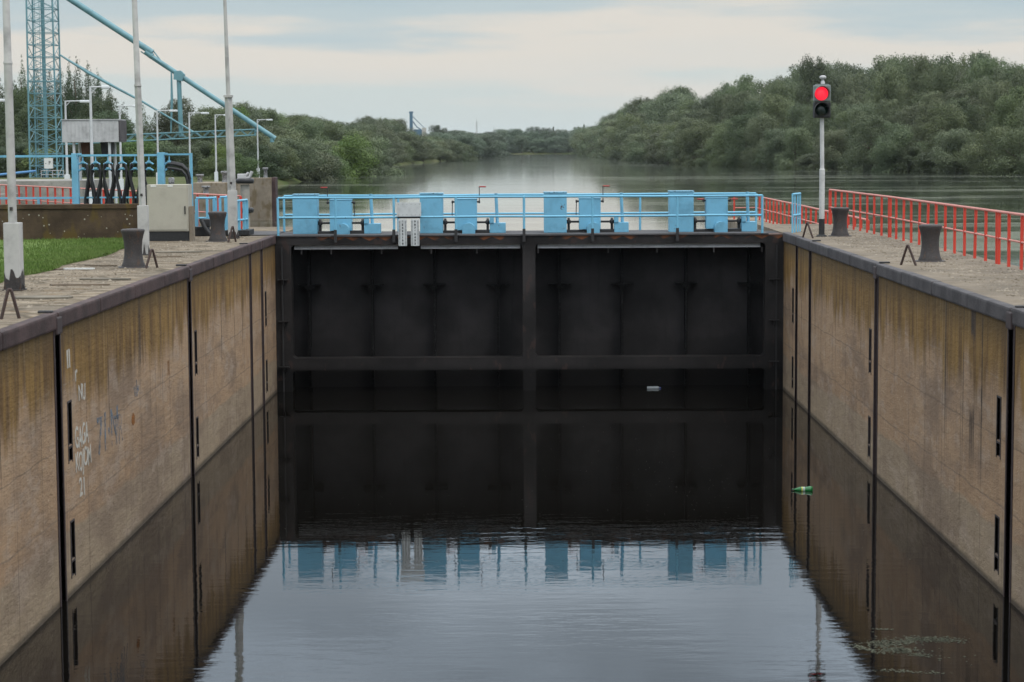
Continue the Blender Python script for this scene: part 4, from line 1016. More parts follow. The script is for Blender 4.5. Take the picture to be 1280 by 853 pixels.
jx, jz = cx_(223.5, 95), cz_(95, 223); m = MB(); m.prism([(jx - .4, jz - .3), (jx + .3, jz - .45), (jx + .5, jz + .1), (jx + .2, jz + .42), (jx - .35, jz + .35)], -0.30, 0.30); m.build('gusset_plate', M['craneblue'], hg)
m = MB(); m.tube([(cx_(214.5, 93), -.1, cz_(90, 214)), (cx_(215, 120), -.1, cz_(125, 215)), (cx_(214), -.1, cz_(166, 214))], [0.06, 0.11, 0.05], seg=8); m.build('hanger_rod', M['craneblue'], cr)
m = MB(); m.tube([(cx_(76, 70), -.3, cz_(69, 76)), (cx_(112, 90), -.3, cz_(92, 112)), (cx_(180, 130), -.3, cz_(128, 180)), (cx_(247, 168), -.3, cz_(168, 247))], [0.07, 0.12, 0.09, 0.07], seg=8)
m.tube([(cx_(76, 70), .3, cz_(69.5, 76)), (cx_(180, 130), .3, cz_(129, 180)), (cx_(247, 168), .3, cz_(168, 247))], [0.04] * 3, seg=6); m.build('stay_rod', M['craneblue'], cr)
m = MB(); xa_, xb2_ = cx_(74), cx_(319); za_, zb_ = cz_(175, 120), cz_(166, 319); dep = 0.55; nseg = 26
T = lambda t: Vector((xa_ + (xb2_ - xa_) * t, 0, za_ - 0.08 + (zb_ + 0.12 - za_) * t))
for yy in (-0.4, 0.4):
    m.tube([T(0) + Vector((0, yy, 0.28)), T(1) + Vector((0, yy, 0.22))], 0.06, seg=6); m.tube([T(0) + Vector((0, yy, -0.3)), T(1) + Vector((0, yy, -0.25))], 0.06, seg=6)
    for i in range(nseg):
        s_ = 1 if i % 2 else -1
        m.tube([T(i / nseg) + Vector((0, yy, -0.28 * s_)), T((i + 1) / nseg) + Vector((0, yy, 0.27 * s_))], 0.032, seg=5)
m.tube([T(1) + Vector((0, 0, -.3)), T(1) + Vector((0, 0, .3))], 0.10, seg=6); m.tube([T(1) + Vector((.1, 0, 0)), (cx_(323), 0, cz_(162, 322))], 0.15, seg=8)
m.build('truss_arm', M['craneblue'], cr)
m = MB(); m.box(cx_(58.5), cx_(69.5), -hwid - 0.12, -hwid - 0.08, cz_(210.5), cz_(197.5)); sp = m.build('sign_plate', M['whitepaint'], cr)
cu = bpy.data.curves.new('sign_lettering', 'FONT'); cu.body = '-  P'; cu.size = 0.5; cu.extrude = 0.002; cu.offset = 0.006
tmp = bpy.data.objects.new('t', cu); COL.objects.link(tmp); me = bpy.data.meshes.new_from_object(tmp.evaluated_get(bpy.context.evaluated_depsgraph_get())); bpy.data.objects.remove(tmp)
for v in me.vertices: v.co = Vector((cx_(60) + v.co.x * 0.62, -hwid - 0.125 - v.co.z, cz_(205.5) + v.co.y * 0.8))
me.materials.clear(); me.materials.append(M['marks']); o = bpy.data.objects.new('sign_lettering', me); COL.objects.link(o); o.parent = sp
m = MB()
for (a, b) in ((56, 84),):
    for py in (213, 218): m.tube([(cx_(a), -hwid - .5, cz_(py)), (cx_(b), -hwid - .5, cz_(py))], 0.03, seg=5)
    for px in (56, 63, 70, 77, 84): m.tube([(cx_(px), -hwid - .5, cz_(213)), (cx_(px), -hwid - .5, cz_(224))], 0.03, seg=5)
m.build('platform_railing', M['galv'], cr)
m = MB(); P = atY(-5, 222, 86.15); Q = atY(44, 217.5, 86.15); m.tube([(P.x, 86.3, P.z + .1), (Q.x, 86.3, P.z + 0.25)], 0.05); setp(m.build('blue_handrail', painted('mid_blue_paint', (0.08, 0.22, 0.42), rust=0.1)), 'blue pipe handrail along the top of the grey bastion', 'handrail')

# ------------------------------------------------------------------ mooring dolphins beyond the gate
def dolphin(pa, pb, ptop, Y, depth, label, edge=True):
    Xa, Xb = WX(pa, Y, 240), WX(pb, Y, 240); zt = WZ(ptop, Y, pb)
    root = empty('mooring_dolphin', ((Xa + Xb) / 2, Y, ZRV), label=label, cat='concrete block')
    h = zt - ZRV; w2 = (Xb - Xa) / 2
    m = MB(); m.box(-w2, w2 - 0.18 if edge else w2, 0, depth, -2, h, bevel=0.03); m.build('concrete_body', M['pier'], root)
    if edge: m = MB(); m.box(w2 - 0.178, w2, 0.02, depth, -2, h + 0.02, bevel=0.02); m.build('steel_edge', M['coping'], root)
    return zt
zd1 = dolphin(309, 344.5, 222.5, 96, 0.9, 'tall weathered concrete block with a steel edge rising from the river near the gate')
zd2 = dolphin(240, 300, 228.5, 88, 3, 'long ochre-stained concrete block behind the red bars, topped with two bright bollards', False)
def bright_bollard(px, pyb, pyt, Y, label, hw_px=5):
    Xb, zb = WX(px, Y, pyb), WZ(pyb, Y, px); h = WZ(pyt, Y, px) - zb; s = Y / F
    r = hw_px * s; root = empty('bright_bollard', (Xb, Y, zb), label=label, cat='bollard')
    m = MB(); m.lathe([(r * .75, 0), (r * .62, h * .2), (r * .6, h * .7), (r * .85, h * .78)], seg=16); m.build('shaft', M['chrome'], root)
    m = MB(); m.lathe([(r * .9, h * .782), (r, h * .82), (r, h * .96), (r * .85, h)], seg=16); m.build('cap', M['chrome'], root)
bright_bollard(250, 229.5, 218, 89.0, 'worn bright bollard on the ochre block, just right of the beige cabinet')
bright_bollard(281, 228.5, 214, 89.0, 'worn bright bollard on the ochre block, just behind the ribbed grey pole')
bright_bollard(257.5, 243, 232.5, 80.0, 'low bright bollard head showing between cabinet and pole above the red bars', 5.5)
bright_bollard(332, 222, 209.5, 97.5, 'bright-topped bollard standing on the steel-edged concrete block', 3.5)
bright_bollard(215, 259, 222, 75.0, 'bright bollard head peeking above the beige cabinet', 3.8)
m = MB(); m.box(WX(238, 79.6), WX(262, 79.6), 79.6, 80.6, 2.6, WZ(243, 80, 257)); setp(m.build('mooring_block', M['pier']), 'small ochre concrete block carrying the low bright bollard head', 'concrete block')
YF = 62.0; Xf = WX(306.5, YF, 250); rt = empty('fender_post', (Xf, YF, ZRV), label='pale column with two black tyre fenders, standing in the water before the concrete block', cat='fender post')
s = YF / F
m = MB(); m.tube([(0, 0, -2), (0, 0, WZ(231, YF, 306) - ZRV)], 0.135, seg=16); m.build('column', M['greywall'], rt)
for (px, py, r) in ((306.5, 226.5, 11.5), (308, 263, 9)):
    zz = WZ(py, YF, 306) - ZRV; m = MB(); R_ = r * s; m.lathe([(R_ * .5, -.07), (R_ * .9, -.075), (R_, -.03), (R_, .03), (R_ * .9, .075), (R_ * .5, .07)], (WX(px, YF) - WX(306.5, YF), 0, zz), seg=24); m.build('tyre_fender', M['rubber'], rt)
m = MB(); zz = WZ(223, YF, 306) - ZRV
m.box(-9 * s, 2 * s, -.1, .1, zz - .02, zz + .13, bevel=.02); m.tube([(2 * s, 0, zz), (6 * s, 0, zz + .02), (9 * s, 0, zz + .2)], 0.05); m.tube([(-2 * s, 0, zz), (5 * s, 0, zz + .16)], 0.045)
m.build('mooring_cleat', M['galv'], rt)

# ------------------------------------------------------------------ far buildings
bl_ = empty('grain_elevator', atY(514, 190, 1500), label='distant blue grain elevator tower with a pale silo, above the far trees', cat='elevator tower')
O = bl_.location.copy()
fx2 = lambda px: WX(px, 1500, 160) - O.x
fz2 = lambda py: WZ(py, 1500, 514) - O.z
fb = painted('distant_blue_paint', (0.035, 0.11, 0.18), rust=0, dirt=0.5, scale=0.1); fp = painted('distant_silo_paint', (0.36, 0.34, 0.30), rust=0, dirt=0.4, scale=0.1)
m = MB(); m.box(fx2(512), fx2(515.8), 0, 4, fz2(195), fz2(141.5)); m.box(fx2(511.6), fx2(516.4), -.5, 4.5, fz2(141.5), fz2(139.5)); m.build('tower_shaft', fb, bl_)
m = MB(); m.box(fx2(527.5), fx2(532.5), 0, 6, fz2(195), fz2(160)); m.build('silo', fp, bl_)
m = MB(); m.box(fx2(516.5), fx2(527), 1, 5, fz2(195), fz2(162)); m.build('machine_house', fb, bl_)
m = MB(); m.tube([(fx2(516), 2, fz2(146)), (fx2(530), 2, fz2(160))], 0.25, seg=5); m.tube([(fx2(516), 2, fz2(152)), (fx2(521), 2, fz2(159)), (fx2(527), 2, fz2(163))], 0.4, seg=5); m.build('chute', fb, bl_)
for px, pt_, lb in ((596, 152, 'thin distant lattice mast above the far trees, the taller of two'), (617.5, 162, 'faint small distant mast above the far trees, the shorter of two')):
    B = atY(px, 185, 1400); rt = empty('radio_mast', B, label=lb, cat='mast')
    h = WZ(pt_, 1400, px) - B.z; m = MB()
    for a in range(3): m.tube([(1.0 * math.cos(a * 2.1), 1.0 * math.sin(a * 2.1), -12), (0.25 * math.cos(a * 2.1), .25 * math.sin(a * 2.1), h)], 0.16, seg=4)
    for k in range(14): m.tube([(-.8, 0, k * h / 14), (.8, 0, (k + 1) * h / 14)], 0.08, seg=4)
    m.tube([(0, 0, h), (0, 0, h + 3)], 0.1, seg=4); m.build('mast_frame', M['galv'], rt)

# ------------------------------------------------------------------ trees
def foliage_mat(name, a, b, c):
    t = NT(name)
    oi = t.t.nodes.new('ShaderNodeObjectInfo').outputs['Random']
    n = t.noise(0.45, detail=4, rough=0.6); n2 = t.noise(3.5, detail=3, rough=0.6)
    col = t.mix(t.step(n, 0.32, 0.68), a, b)
    col = t.mix(t.math('MULTIPLY', t.step(n2, 0.45, 0.75), 0.6), col, c)
    hs = t.t.nodes.new('ShaderNodeHueSaturation'); t.L(t.math('ADD', 0.478, t.math('MULTIPLY', oi, 0.042)), hs.inputs['Hue']); t.L(t.math('ADD', 0.66, t.math('MULTIPLY', t.math('FRACT', t.math('MULTIPLY', oi, 7.13)), 0.50)), hs.inputs['Value'])
    t.L(t.math('ADD', 0.85, t.math('MULTIPLY', t.math('FRACT', t.math('MULTIPLY', oi, 3.7)), 0.25)), hs.inputs['Saturation']); t.L(col, hs.inputs['Color'])
    t.fin(hs.outputs[0], 0.6, spec=0.25)
    tr = t.t.nodes.new('ShaderNodeBsdfTranslucent'); t.L(hs.outputs[0], tr.inputs[0]); ms = t.t.nodes.new('ShaderNodeMixShader'); ms.inputs[0].default_value = 0.22
    t.L(t.b.outputs[0], ms.inputs[1]); t.L(tr.outputs[0], ms.inputs[2]); t.t.links.new(ms.outputs[0], t.out.inputs[0])
    return t.m
F_w = foliage_mat('willow_leaves', (0.095, 0.124, 0.058), (0.128, 0.156, 0.078), (0.165, 0.187, 0.104))
F_d = foliage_mat('dark_poplar_leaves', (0.055, 0.082, 0.036), (0.070, 0.098, 0.042), (0.095, 0.118, 0.056))
F_b = foliage_mat('bright_bush_leaves', (0.095, 0.150, 0.038), (0.128, 0.182, 0.054), (0.158, 0.205, 0.078))
F_f = foliage_mat('hazed_far_leaves', (0.095, 0.130, 0.080), (0.115, 0.150, 0.095), (0.130, 0.165, 0.110))  # bluer, flatter greens: the haze of distance is put into the leaf colour
bark = concrete('bark', (0.11, 0.085, 0.06), scale=3)
def crown_mesh(name, seed, kind, nleaf, leaf):
    """unit tree: height 1 about z, width 1"""
    r = np.random.RandomState(seed)
    lobes = []
    if kind == 'willow':
        nl = r.randint(24, 40); lean = r.uniform(-.08, .08, 2)
        for i in range(nl):
            a = r.uniform(0, 2 * math.pi); z = r.uniform(0.08, 0.86); rad = math.sqrt(max(0.03, 1 - ((z - 0.42) / 0.56) ** 2)) * 0.37 * r.uniform(0.45, 1.10)
            lobes.append((rad * math.cos(a) + lean[0] * z, rad * math.sin(a) + lean[1] * z, z, r.uniform(0.085, 0.165)))
        for i in range(7):
            a = r.uniform(0, 2 * math.pi); q = r.uniform(0, 0.22); lobes.append((q * math.cos(a), q * math.sin(a), r.uniform(0.86, 0.97), r.uniform(0.035, 0.07)))
        lobes += [(r.uniform(-.08, .08), r.uniform(-.08, .08), z, r.uniform(.16, .2)) for z in (0.3, 0.5, 0.68, 0.8)]
    elif kind == 'poplar':
        for i in range(7):
            a = r.uniform(0, 2 * math.pi); q = (0.02 if i == 0 else r.uniform(0.10, 0.30)); zt = 1.0 if i == 0 else 1.0 - q * r.uniform(0.5, 1.6)
            for k in range(20):
                zz = zt - k * zt * 0.046 - 0.012; w_ = min(0.014 + 0.011 * k, 0.13)
                lobes.append((q * math.cos(a) * (1 - .015 * k) + r.normal(0, .012), q * math.sin(a) * (1 - .015 * k) + r.normal(0, .012), zz, w_ * r.uniform(.8, 1.15)))
    elif kind == 'conifer':
        for i in range(60):
            z = r.uniform(0.05, 0.98); a = r.uniform(0, 2 * math.pi); rad = 0.42 * (1 - z) * r.uniform(0.4, 1)
            lobes.append((rad * math.cos(a), rad * math.sin(a), z, 0.03 + 0.07 * (1 - z)))
    else:   # bush
        for i in range(30):
            a = r.uniform(0, 2 * math.pi); z = r.uniform(0.05, 0.82); rad = math.sqrt(max(0.02, 1 - (z / 0.95) ** 2)) * 0.40 * r.uniform(0.2, 1.05)
            lobes.append((rad * math.cos(a), rad * math.sin(a), z, r.uniform(0.09, 0.19)))
    lb = np.array(lobes); wgt = lb[:, 3] ** (2 if kind != 'poplar' else 1.6); wgt /= wgt.sum()
    idx = r.choice(len(lb), nleaf, p=wgt)
    d = r.normal(0, 1, (nleaf, 3)); d[:, 2] += 0.25; d /= np.linalg.norm(d, axis=1)[:, None]
    rad = lb[idx, 3] * (r.uniform(0.35, 1.0, nleaf) ** 0.25) * (1 + 0.16 * np.clip(r.normal(0, 1, nleaf), -2, 1.8))
    # tufts: quantise a part of the directions so leaves gather
    c = lb[idx, :3] + d * rad[:, None]
    c += 0.010 * np.sin(c[:, [1, 2, 0]] * 55 + seed)
    c[:, 2] = np.clip(c[:, 2], 0.015, None)
    nrm = d * 1.15 + r.normal(0, 0.42, (nleaf, 3)); nrm /= np.linalg.norm(nrm, axis=1)[:, None]
    t1 = np.cross(nrm, r.normal(0, 1, (nleaf, 3))); t1 /= np.linalg.norm(t1, axis=1)[:, None]; t2 = np.cross(nrm, t1)
    s1 = leaf * r.uniform(0.6, 1.5, nleaf)[:, None]; s2 = s1 * 0.55
    V = np.stack([c - t1 * s1, c + t2 * s2, c + t1 * s1, c - t2 * s2], 1).reshape(-1, 3)
    me = bpy.data.meshes.new(name)
    me.vertices.add(len(V)); me.vertices.foreach_set('co', V.ravel())
    me.loops.add(nleaf * 4); me.loops.foreach_set('vertex_index', np.arange(nleaf * 4, dtype=np.int32))
    me.polygons.add(nleaf); me.polygons.foreach_set('loop_start', np.arange(0, nleaf * 4, 4, dtype=np.int32)); me.polygons.foreach_set('loop_total', np.full(nleaf, 4, dtype=np.int32))
    me.update(calc_edges=True); me.materials.append(F_w)
    return me
def trunk_mesh(name, seed, kind):
    r = random.Random(seed); m = MB(); H = 0.8 if kind != 'bush' else 0.5
    pts = [(0, 0, -0.04)]; x = y = 0
    for k in range(1, 6): x += r.uniform(-.02, .02); y += r.uniform(-.02, .02); pts.append((x, y, H * k / 5))
    m.tube(pts, [0.032, 0.027, 0.022, 0.016, 0.010, 0.004], seg=7)
    for k in range(7):
        i = r.randint(1, 4); b = Vector(pts[i]); a = r.uniform(0, 6.28); L = r.uniform(0.15, 0.3)
        e = b + Vector((math.cos(a) * L * .8, math.sin(a) * L * .8, L * r.uniform(.4, .9)))
        m.tube([b, b.lerp(e, .5) + Vector((0, 0, -.02)), e], [0.013, 0.008, 0.003], seg=5)
    o = m.build(name, bark); me = o.data; bpy.data.objects.remove(o); return me
CR = {'willow': [crown_mesh('crown', 10 + i, 'willow', 24000, 0.0100) for i in range(7)],
      'poplar': [crown_mesh('crown', 30 + i, 'poplar', 40000, 0.0068) for i in range(4)],
      'bush': [crown_mesh('crown', 50 + i, 'bush', 17000, 0.0125) for i in range(4)],
      'conifer': [crown_mesh('crown', 70 + i, 'conifer', 6000, 0.017) for i in range(2)]}
TR = {k: [trunk_mesh('trunk', 5 + i, k) for i in range(3)] for k in CR}
tcount = [0]
def tree(x, y, z, h, wd, kind, mat, name, label, group, cat='tree'):
    tcount[0] += 1
    root = empty(name, (x, y, z), rnd.uniform(0, 6.28), label, cat, group)
    root.scale = (wd * rnd.uniform(0.94, 1.08), wd * rnd.uniform(0.94, 1.08), h)
    c = bpy.data.objects.new('crown', rnd.choice(CR[kind])); COL.objects.link(c); c.parent = root
    c.material_slots[0].link = 'OBJECT'; c.material_slots[0].material = mat
    t = bpy.data.objects.new('trunk', rnd.choice(TR[kind])); COL.objects.link(t); t.parent = root
    return root
def pxof(x, y, z=5.0):
    v = R.transposed() @ Vector((x, y, z - CAM_Z)); return CX + F * v.x / -v.z, CY - F * v.y / -v.z
SIL = [(-200, 112), (0, 112), (60, 118), (140, 120), (180, 126), (200, 124), (230, 132), (250, 128), (275, 136), (300, 128), (320, 138), (350, 148), (385, 146), (400, 152), (420, 147), (436, 156), (460, 149), (490, 150), (505, 158), (518, 170), (545, 168), (560, 166), (600, 166), (640, 163), (660, 160), (680, 163), (700, 162), (715, 164),
       (735, 160), (750, 152), (770, 145), (800, 130), (830, 122), (860, 108), (900, 98), (940, 88), (985, 88), (1010, 90), (1040, 88), (1085, 84), (1110, 80), (1140, 72), (1185, 70), (1220, 76), (1250, 82), (1280, 82), (1500, 78)]
def sil_z(x, y):
    px, _ = pxof(x, y); v = interp(SIL, px); return atY(min(max(px, -300), 1700), v, y).z
def wood(pts, rows, rowgap, spacing_f, outward, fracs, mat, kind, name, labels, wf=0.72, hmax=21, hmin=2.6):
    """rows of single trees stepping away from a shore polyline"""
    for rI in range(rows):
        L = [(Vector(a), Vector(b)) for a, b in zip(pts, pts[1:])]
        acc = rnd.uniform(0, 3)
        for a, b in L:
            seg = (b - a).length; s = acc
            while s < seg:
                p = a.lerp(b, s / seg); sp = spacing_f(p.y)
                x = p.x + outward[0] * rowgap(p.y) * rI + rnd.uniform(-.2, .2) * sp; y = p.y + outward[1] * rowgap(p.y) * rI + rnd.uniform(-.2, .2) * sp
                z = ground_h(x, y) - 0.1
                h = (sil_z(x, y) - z) * fracs[rI] * rnd.uniform(0.86, 1.06) if fracs[rI] >= 0.9 else (sil_z(x, y) - z) * fracs[rI] * rnd.uniform(0.75, 1.2)
                h = min(max(h, hmin), hmax)
                wd = max(h * wf * rnd.uniform(0.75, 1.15), sp * 0.95)
                lab, grp = labels(rI, x, y)
                mt_ = F_d if (mat is F_w and pxof(x, y)[0] < 170 and rnd.random() < 0.85) else (F_b if mat is F_w and x < 0 and y < 300 and rnd.random() < 0.10 else mat)
                tree(x, y, z, h * 1.04, min(wd, h * 1.9), kind if kind != 'mix' else rnd.choice(('willow', 'willow', 'bush')), mt_, name, lab, grp)
                s += sp
            acc = s - seg
def lab_right(r, x, y):
    zone = 'towards the far bend' if y > 480 else ('left of the signal light' if pxof(x, y)[0] < 1010 else 'right of the signal light')
    row = ('willow at the water edge of the right bank wood', 'willow in the second rank of the right bank wood', 'willow in the middle of the right bank wood', 'tall willow on the skyline of the right bank wood', 'tall willow on the skyline of the right bank wood')[min(r, 4)]
    l = row + ', ' + zone
    return l, l
# right bank
wood([(58, 205), (54, 226), (46.6, 255), (39.5, 296), (33, 343), (29.5, 373), (29, 505)], 5, lambda y: 7.8 + y * 0.004, lambda y: 8.0 + max(0, y - 300) * 0.035, (1, 0.12), (0.50, 0.68, 0.84, 0.98, 1.0), F_w, 'willow', 'willow_tree', lab_right)
wood([(29, 520), (31, 800), (32, 945)], 2, lambda y: 10, lambda y: 16 + (y - 500) * 0.02, (1, 0.1), (0.80, 1.0), F_w, 'willow', 'willow_tree', lab_right)
for i in range(26):   # low bushes hanging into the water
    y = 215 + i * i * 0.33 + i * 2.2; x = interp(XR_T, y) - 0.3
    z1 = 'left of the signal light' if pxof(x, y)[0] < 1010 else 'right of the signal light'
    tree(x, y, 2.35, rnd.uniform(2.2, 4.2), rnd.uniform(4, 6.5), 'bush', F_w, 'shore_bush', 'low overhanging bush at the foot of the bank wood, ' + z1, 'low overhanging bushes, ' + z1, 'bush')
p = atY(1021, 120, 330); tree(p.x, 330, 3.2, WZ(71, 330, 1021) - 3.2, 8.5, 'willow', F_d, 'dark_round_tree', 'darker round-headed tree rising above the right skyline over the signal light', None)
# left bank
def lab_left(r, x, y):
    px = pxof(x, y)[0]
    if px < 165: zone = 'behind the blue tower'
    elif px < 345: zone = 'behind the crane boom'
    elif px < 480: zone = 'on the near river bend'
    else: zone = 'on the far wooded point'
    row = ('grey-green tree in the front rank of the left bank', 'green tree in the second rank of the left bank', 'tree on the skyline of the left bank')[min(r, 2)]
    l = row + ' ' + zone
    return l, l
wood([(-62, 188), (-46, 186), (-33, 186), (-24, 188), (-23.5, 226), (-21.5, 280)], 3, lambda y: 8, lambda y: 7.0, (-0.5, 0.85), (0.62, 0.82, 1.0), F_w, 'mix', 'bank_tree', lab_left)
wood([(-29, 305), (-27.5, 343), (-22.5, 451), (-18, 560)], 3, lambda y: 8, lambda y: 11, (-1, 0.2), (0.72, 0.9, 1.0), F_w, 'willow', 'bank_tree', lab_left)
wood([(-18, 575), (-12.5, 715), (-13.5, 850)], 2, lambda y: 10, lambda y: 18, (-1, 0.1), (0.8, 1.0), F_f, 'willow', 'bank_tree', lab_left)
for i in range(14):   # understory at the lawn and behind the crane
    x = -58 + i * 2.7; y = 182 + rnd.uniform(-3, 2)
    tree(x, y, 3.0, rnd.uniform(2.4, 4.0), rnd.uniform(4, 5.5), 'bush', F_d if i % 3 else F_b, 'understory_bush', 'dark undergrowth bush at the foot of the trees behind the lamps', 'undergrowth behind the lamps', 'bush')
for px, pyb, pyt, Y, mt, lb in ((352, 226, 182, 196, F_w, 'pale grey willow bush nearest the concrete block in the river'), (385, 222, 178, 212, F_w, 'pale rounded willow bush on the near bend, left of the yellow-green one'),
                                (432, 217, 168, 240, F_b, 'bright yellow-green bush on the near river bend'), (410, 218, 186, 232, F_b, 'smaller bright green bush beside the yellow-green one'),
                                (458, 215, 172, 262, F_w, 'grey willow bush at the tip of the near river bend'), (270, 214, 196, 150, F_b, 'bright green shrub behind the ribbed grey pole'), (300, 214, 190, 158, F_b, 'bright green shrub below the end of the boom')):
    X_ = WX(px, Y, 200); zb = ground_h(X_, Y) - 0.1; h = WZ(pyt, Y, px) - zb
    tree(X_, Y, zb, h * 1.06, h * 1.25 + 1, 'bush', mt, 'river_bush', lb, None, 'bush')
m_ = [(-6, 78), (12, 80), (30, 66), (48, 76), (64, 80), (86, 72), (97, 67), (113, 73), (124, 84), (138, 102), (178, 118), (218, 128)]
for i, (px, pyt) in enumerate(m_):
    Y = 206 + (i % 3) * 6; X_ = WX(px, Y, 150); h = WZ(pyt, Y, px) - 3
    tree(X_, Y, 2.9, h, 7.0, 'poplar', F_d, 'poplar_tree', 'tall dark poplar with pointed tops in the stand behind the blue tower', 'dark poplars behind the blue tower')
for px, pyt, lb in ((290, 119, 'dark pointed poplar showing above the boom, left one of a pair'), (306, 127, 'dark pointed poplar showing above the boom, the lower one of a pair')):
    Y = 300; tree(WX(px, Y, 150), Y, 2.9, WZ(pyt, Y, px) - 3, 3.4, 'poplar', F_d, 'poplar_tree', lb, None)
# far shore
def lab_far(r, x, y):
    l = ('hazy low tree at the water edge of the far shore', 'hazy tree in the back rank of the far shore')[min(r, 1)]
    return l, l
wood([(-38, 958), (36, 958)], 3, lambda y: 12, lambda y: 7.0, (0, 1), (0.72, 0.95, 1.04), F_f, 'willow', 'far_tree', lab_far, wf=1.5)
for px, pyt, lb, kd in ((692, 158, 'distant dark conifer pointing above the far shore trees', 'conifer'), (723, 158, 'distant dark conifer, the left and lower of the pair by the right wood', 'conifer'), (730, 155.5, 'distant dark conifer, the taller of the pair by the right wood', 'conifer'), (548, 157, 'distant round dark tree beside the grain elevator', 'willow')):
    Y = 985 if kd == 'conifer' else 900; tree(WX(px, Y, 180), Y, 3.4, WZ(pyt, Y, px) - 3.4, 7 if kd == 'conifer' else 13, kd, F_d, 'conifer_tree' if kd == 'conifer' else 'round_tree', lb, None)
import re as _re
print([o['label'] for o in scn.objects if o.get('label') and len(_re.findall(r"[A-Za-z0-9'-]+", o['label'])) > 16][:20])
print('trees', tcount[0])
from collections import Counter
print(Counter(o.name.split('.')[0] for o in scn.objects if o.parent is None and o.type == 'EMPTY'))

# ------------------------------------------------------------------ floating things
p = at(1004, 613.5, 0); bt = empty('green_bottle', (p.x, p.y, 0.0), rnd.uniform(-.05, .05), 'green plastic bottle with a torn yellow and white label floating on the dark water', 'bottle')
t = NT('green_plastic'); t.b.inputs['Transmission Weight'].default_value = 0.15; gp = t.fin((0.010, 0.17, 0.035), 0.25)
m = MB(); m.lathe([(0.012, -0.17), (0.013, -0.145), (0.016, -0.135), (0.030, -0.10), (0.044, -0.06), (0.046, -0.03)], (0, 0, 0.018), seg=18, axis='X'); m.lathe([(0.044, 0.028), (0.048, 0.06), (0.056, 0.10), (0.060, 0.14), (0.05, 0.155)], (0, 0, 0.018), seg=18, axis='X'); m.lathe([(0.0455, -0.03), (0.0445, 0.028)], (0, 0, 0.018), seg=18, axis='X', cap=False); m.build('bottle_body', gp, bt)
m = MB(); m.lathe([(0.0475, -0.030), (0.0465, -0.008)], (0, 0, 0.018), seg=18, axis='X', cap=False); m.build('yellow_label', NT('yellow_label').fin((0.50, 0.48, 0.08), 0.5), bt)
m = MB(); m.lathe([(0.0465, -0.008), (0.0458, 0.027)], (0, 0, 0.018), seg=18, axis='X', cap=False); m.build('white_label', NT('white_label').fin((0.35, 0.45, 0.40), 0.5), bt)
m = MB(); m.lathe([(0.016, -0.19), (0.016, -0.170)], (0, 0, 0.018), seg=14, axis='X'); m.build('cap', NT('dark_green_cap').fin((0.005, 0.06, 0.03), 0.4), bt)
p = at(816.5, 486, 0); cbt = empty('clear_bottle', (p.x, p.y, 0.0), 0.02, 'clear plastic bottle with a blue cap floating close to the lock gate', 'bottle')
t = NT('clear_plastic'); t.b.inputs['Transmission Weight'].default_value = 0.35; cp = t.fin((0.34, 0.38, 0.39), 0.15)
m = MB(); m.lathe([(0.03, -0.15), (0.042, -0.14), (0.044, -0.05), (0.041, -0.02), (0.044, 0.02), (0.044, 0.10), (0.034, 0.135), (0.015, 0.15)], (0, 0, 0.016), seg=18, axis='X'); m.build('bottle_body', cp, cbt)
m = MB(); m.lathe([(0.017, 0.152), (0.017, 0.185)], (0, 0, 0.016), seg=14, axis='X'); m.build('cap', NT('blue_cap').fin((0.03, 0.05, 0.22), 0.4), cbt)

def flecks(name, label, cat, pts, mat, smin, smax, z):
    r = np.random.RandomState(11); V = []; Fc = []
    for (x, y) in pts:
        s = r.uniform(smin, smax); n = 5; a0 = r.uniform(0, 6.28); b = len(V)
        for k in range(n):
            a = a0 + 2 * math.pi * k / n; q = s * r.uniform(0.6, 1.0); V.append((x + q * math.cos(a), y + q * math.sin(a) * 0.8, z))
        Fc.append(tuple(range(b, b + n)))
    me = bpy.data.meshes.new(name); me.from_pydata(V, [], Fc); me.materials.append(mat)
    o = bpy.data.objects.new(name, me); COL.objects.link(o); setp(o, label, cat, kind='stuff')
r = np.random.RandomState(21); pts = []
def blob(pxa, pya, pxb, pyb, wpx, hpy, n):
    for i in range(n):
        t_ = r.uniform(0, 1); px = pxa + (pxb - pxa) * t_ + r.normal(0, wpx); py = pya + (pyb - pya) * t_ + r.normal(0, hpy)
        q = at(px, py, 0); pts.append((q.x, q.y))
blob(1135, 799, 1195, 801, 10, 1.8, 520); blob(1090, 805, 1135, 803, 8, 2.2, 420); blob(1110, 812, 1135, 814, 7, 2.0, 380); blob(1140, 818, 1160, 820, 6, 1.0, 110)
blob(1065, 806, 1100, 817, 4, 0.8, 110); blob(1100, 838, 1180, 842, 6, 0.8, 120); blob(1095, 787, 1115, 787, 3, 0.5, 40); blob(1080, 800, 1220, 830, 20, 6, 60)
t = NT('scum_film'); n = t.noise(20); scum = t.fin(t.mix(t.step(n, .3, .7), (0.06, 0.065, 0.038), (0.105, 0.11, 0.068)), 0.8)
flecks('floating_scum', 'pale green film of floating scum on the dark water by the right wall', 'scum', pts, scum, 0.006, 0.022, 0.004)
pts = []; blob(820, 560, 900, 640, 60, 40, 150); blob(400, 650, 950, 560, 60, 50, 110); blob(1150, 480, 1180, 790, 60, 60, 40)
pts = [q for q in pts if XL0 < q[0] < XR0 and q[1] < 48.8]
t = NT('speck_dust'); flecks('floating_specks', 'tiny pale specks of dust and seeds scattered on the lock water', 'specks', pts, t.fin((0.22, 0.23, 0.19), 0.8), 0.004, 0.010, 0.005)

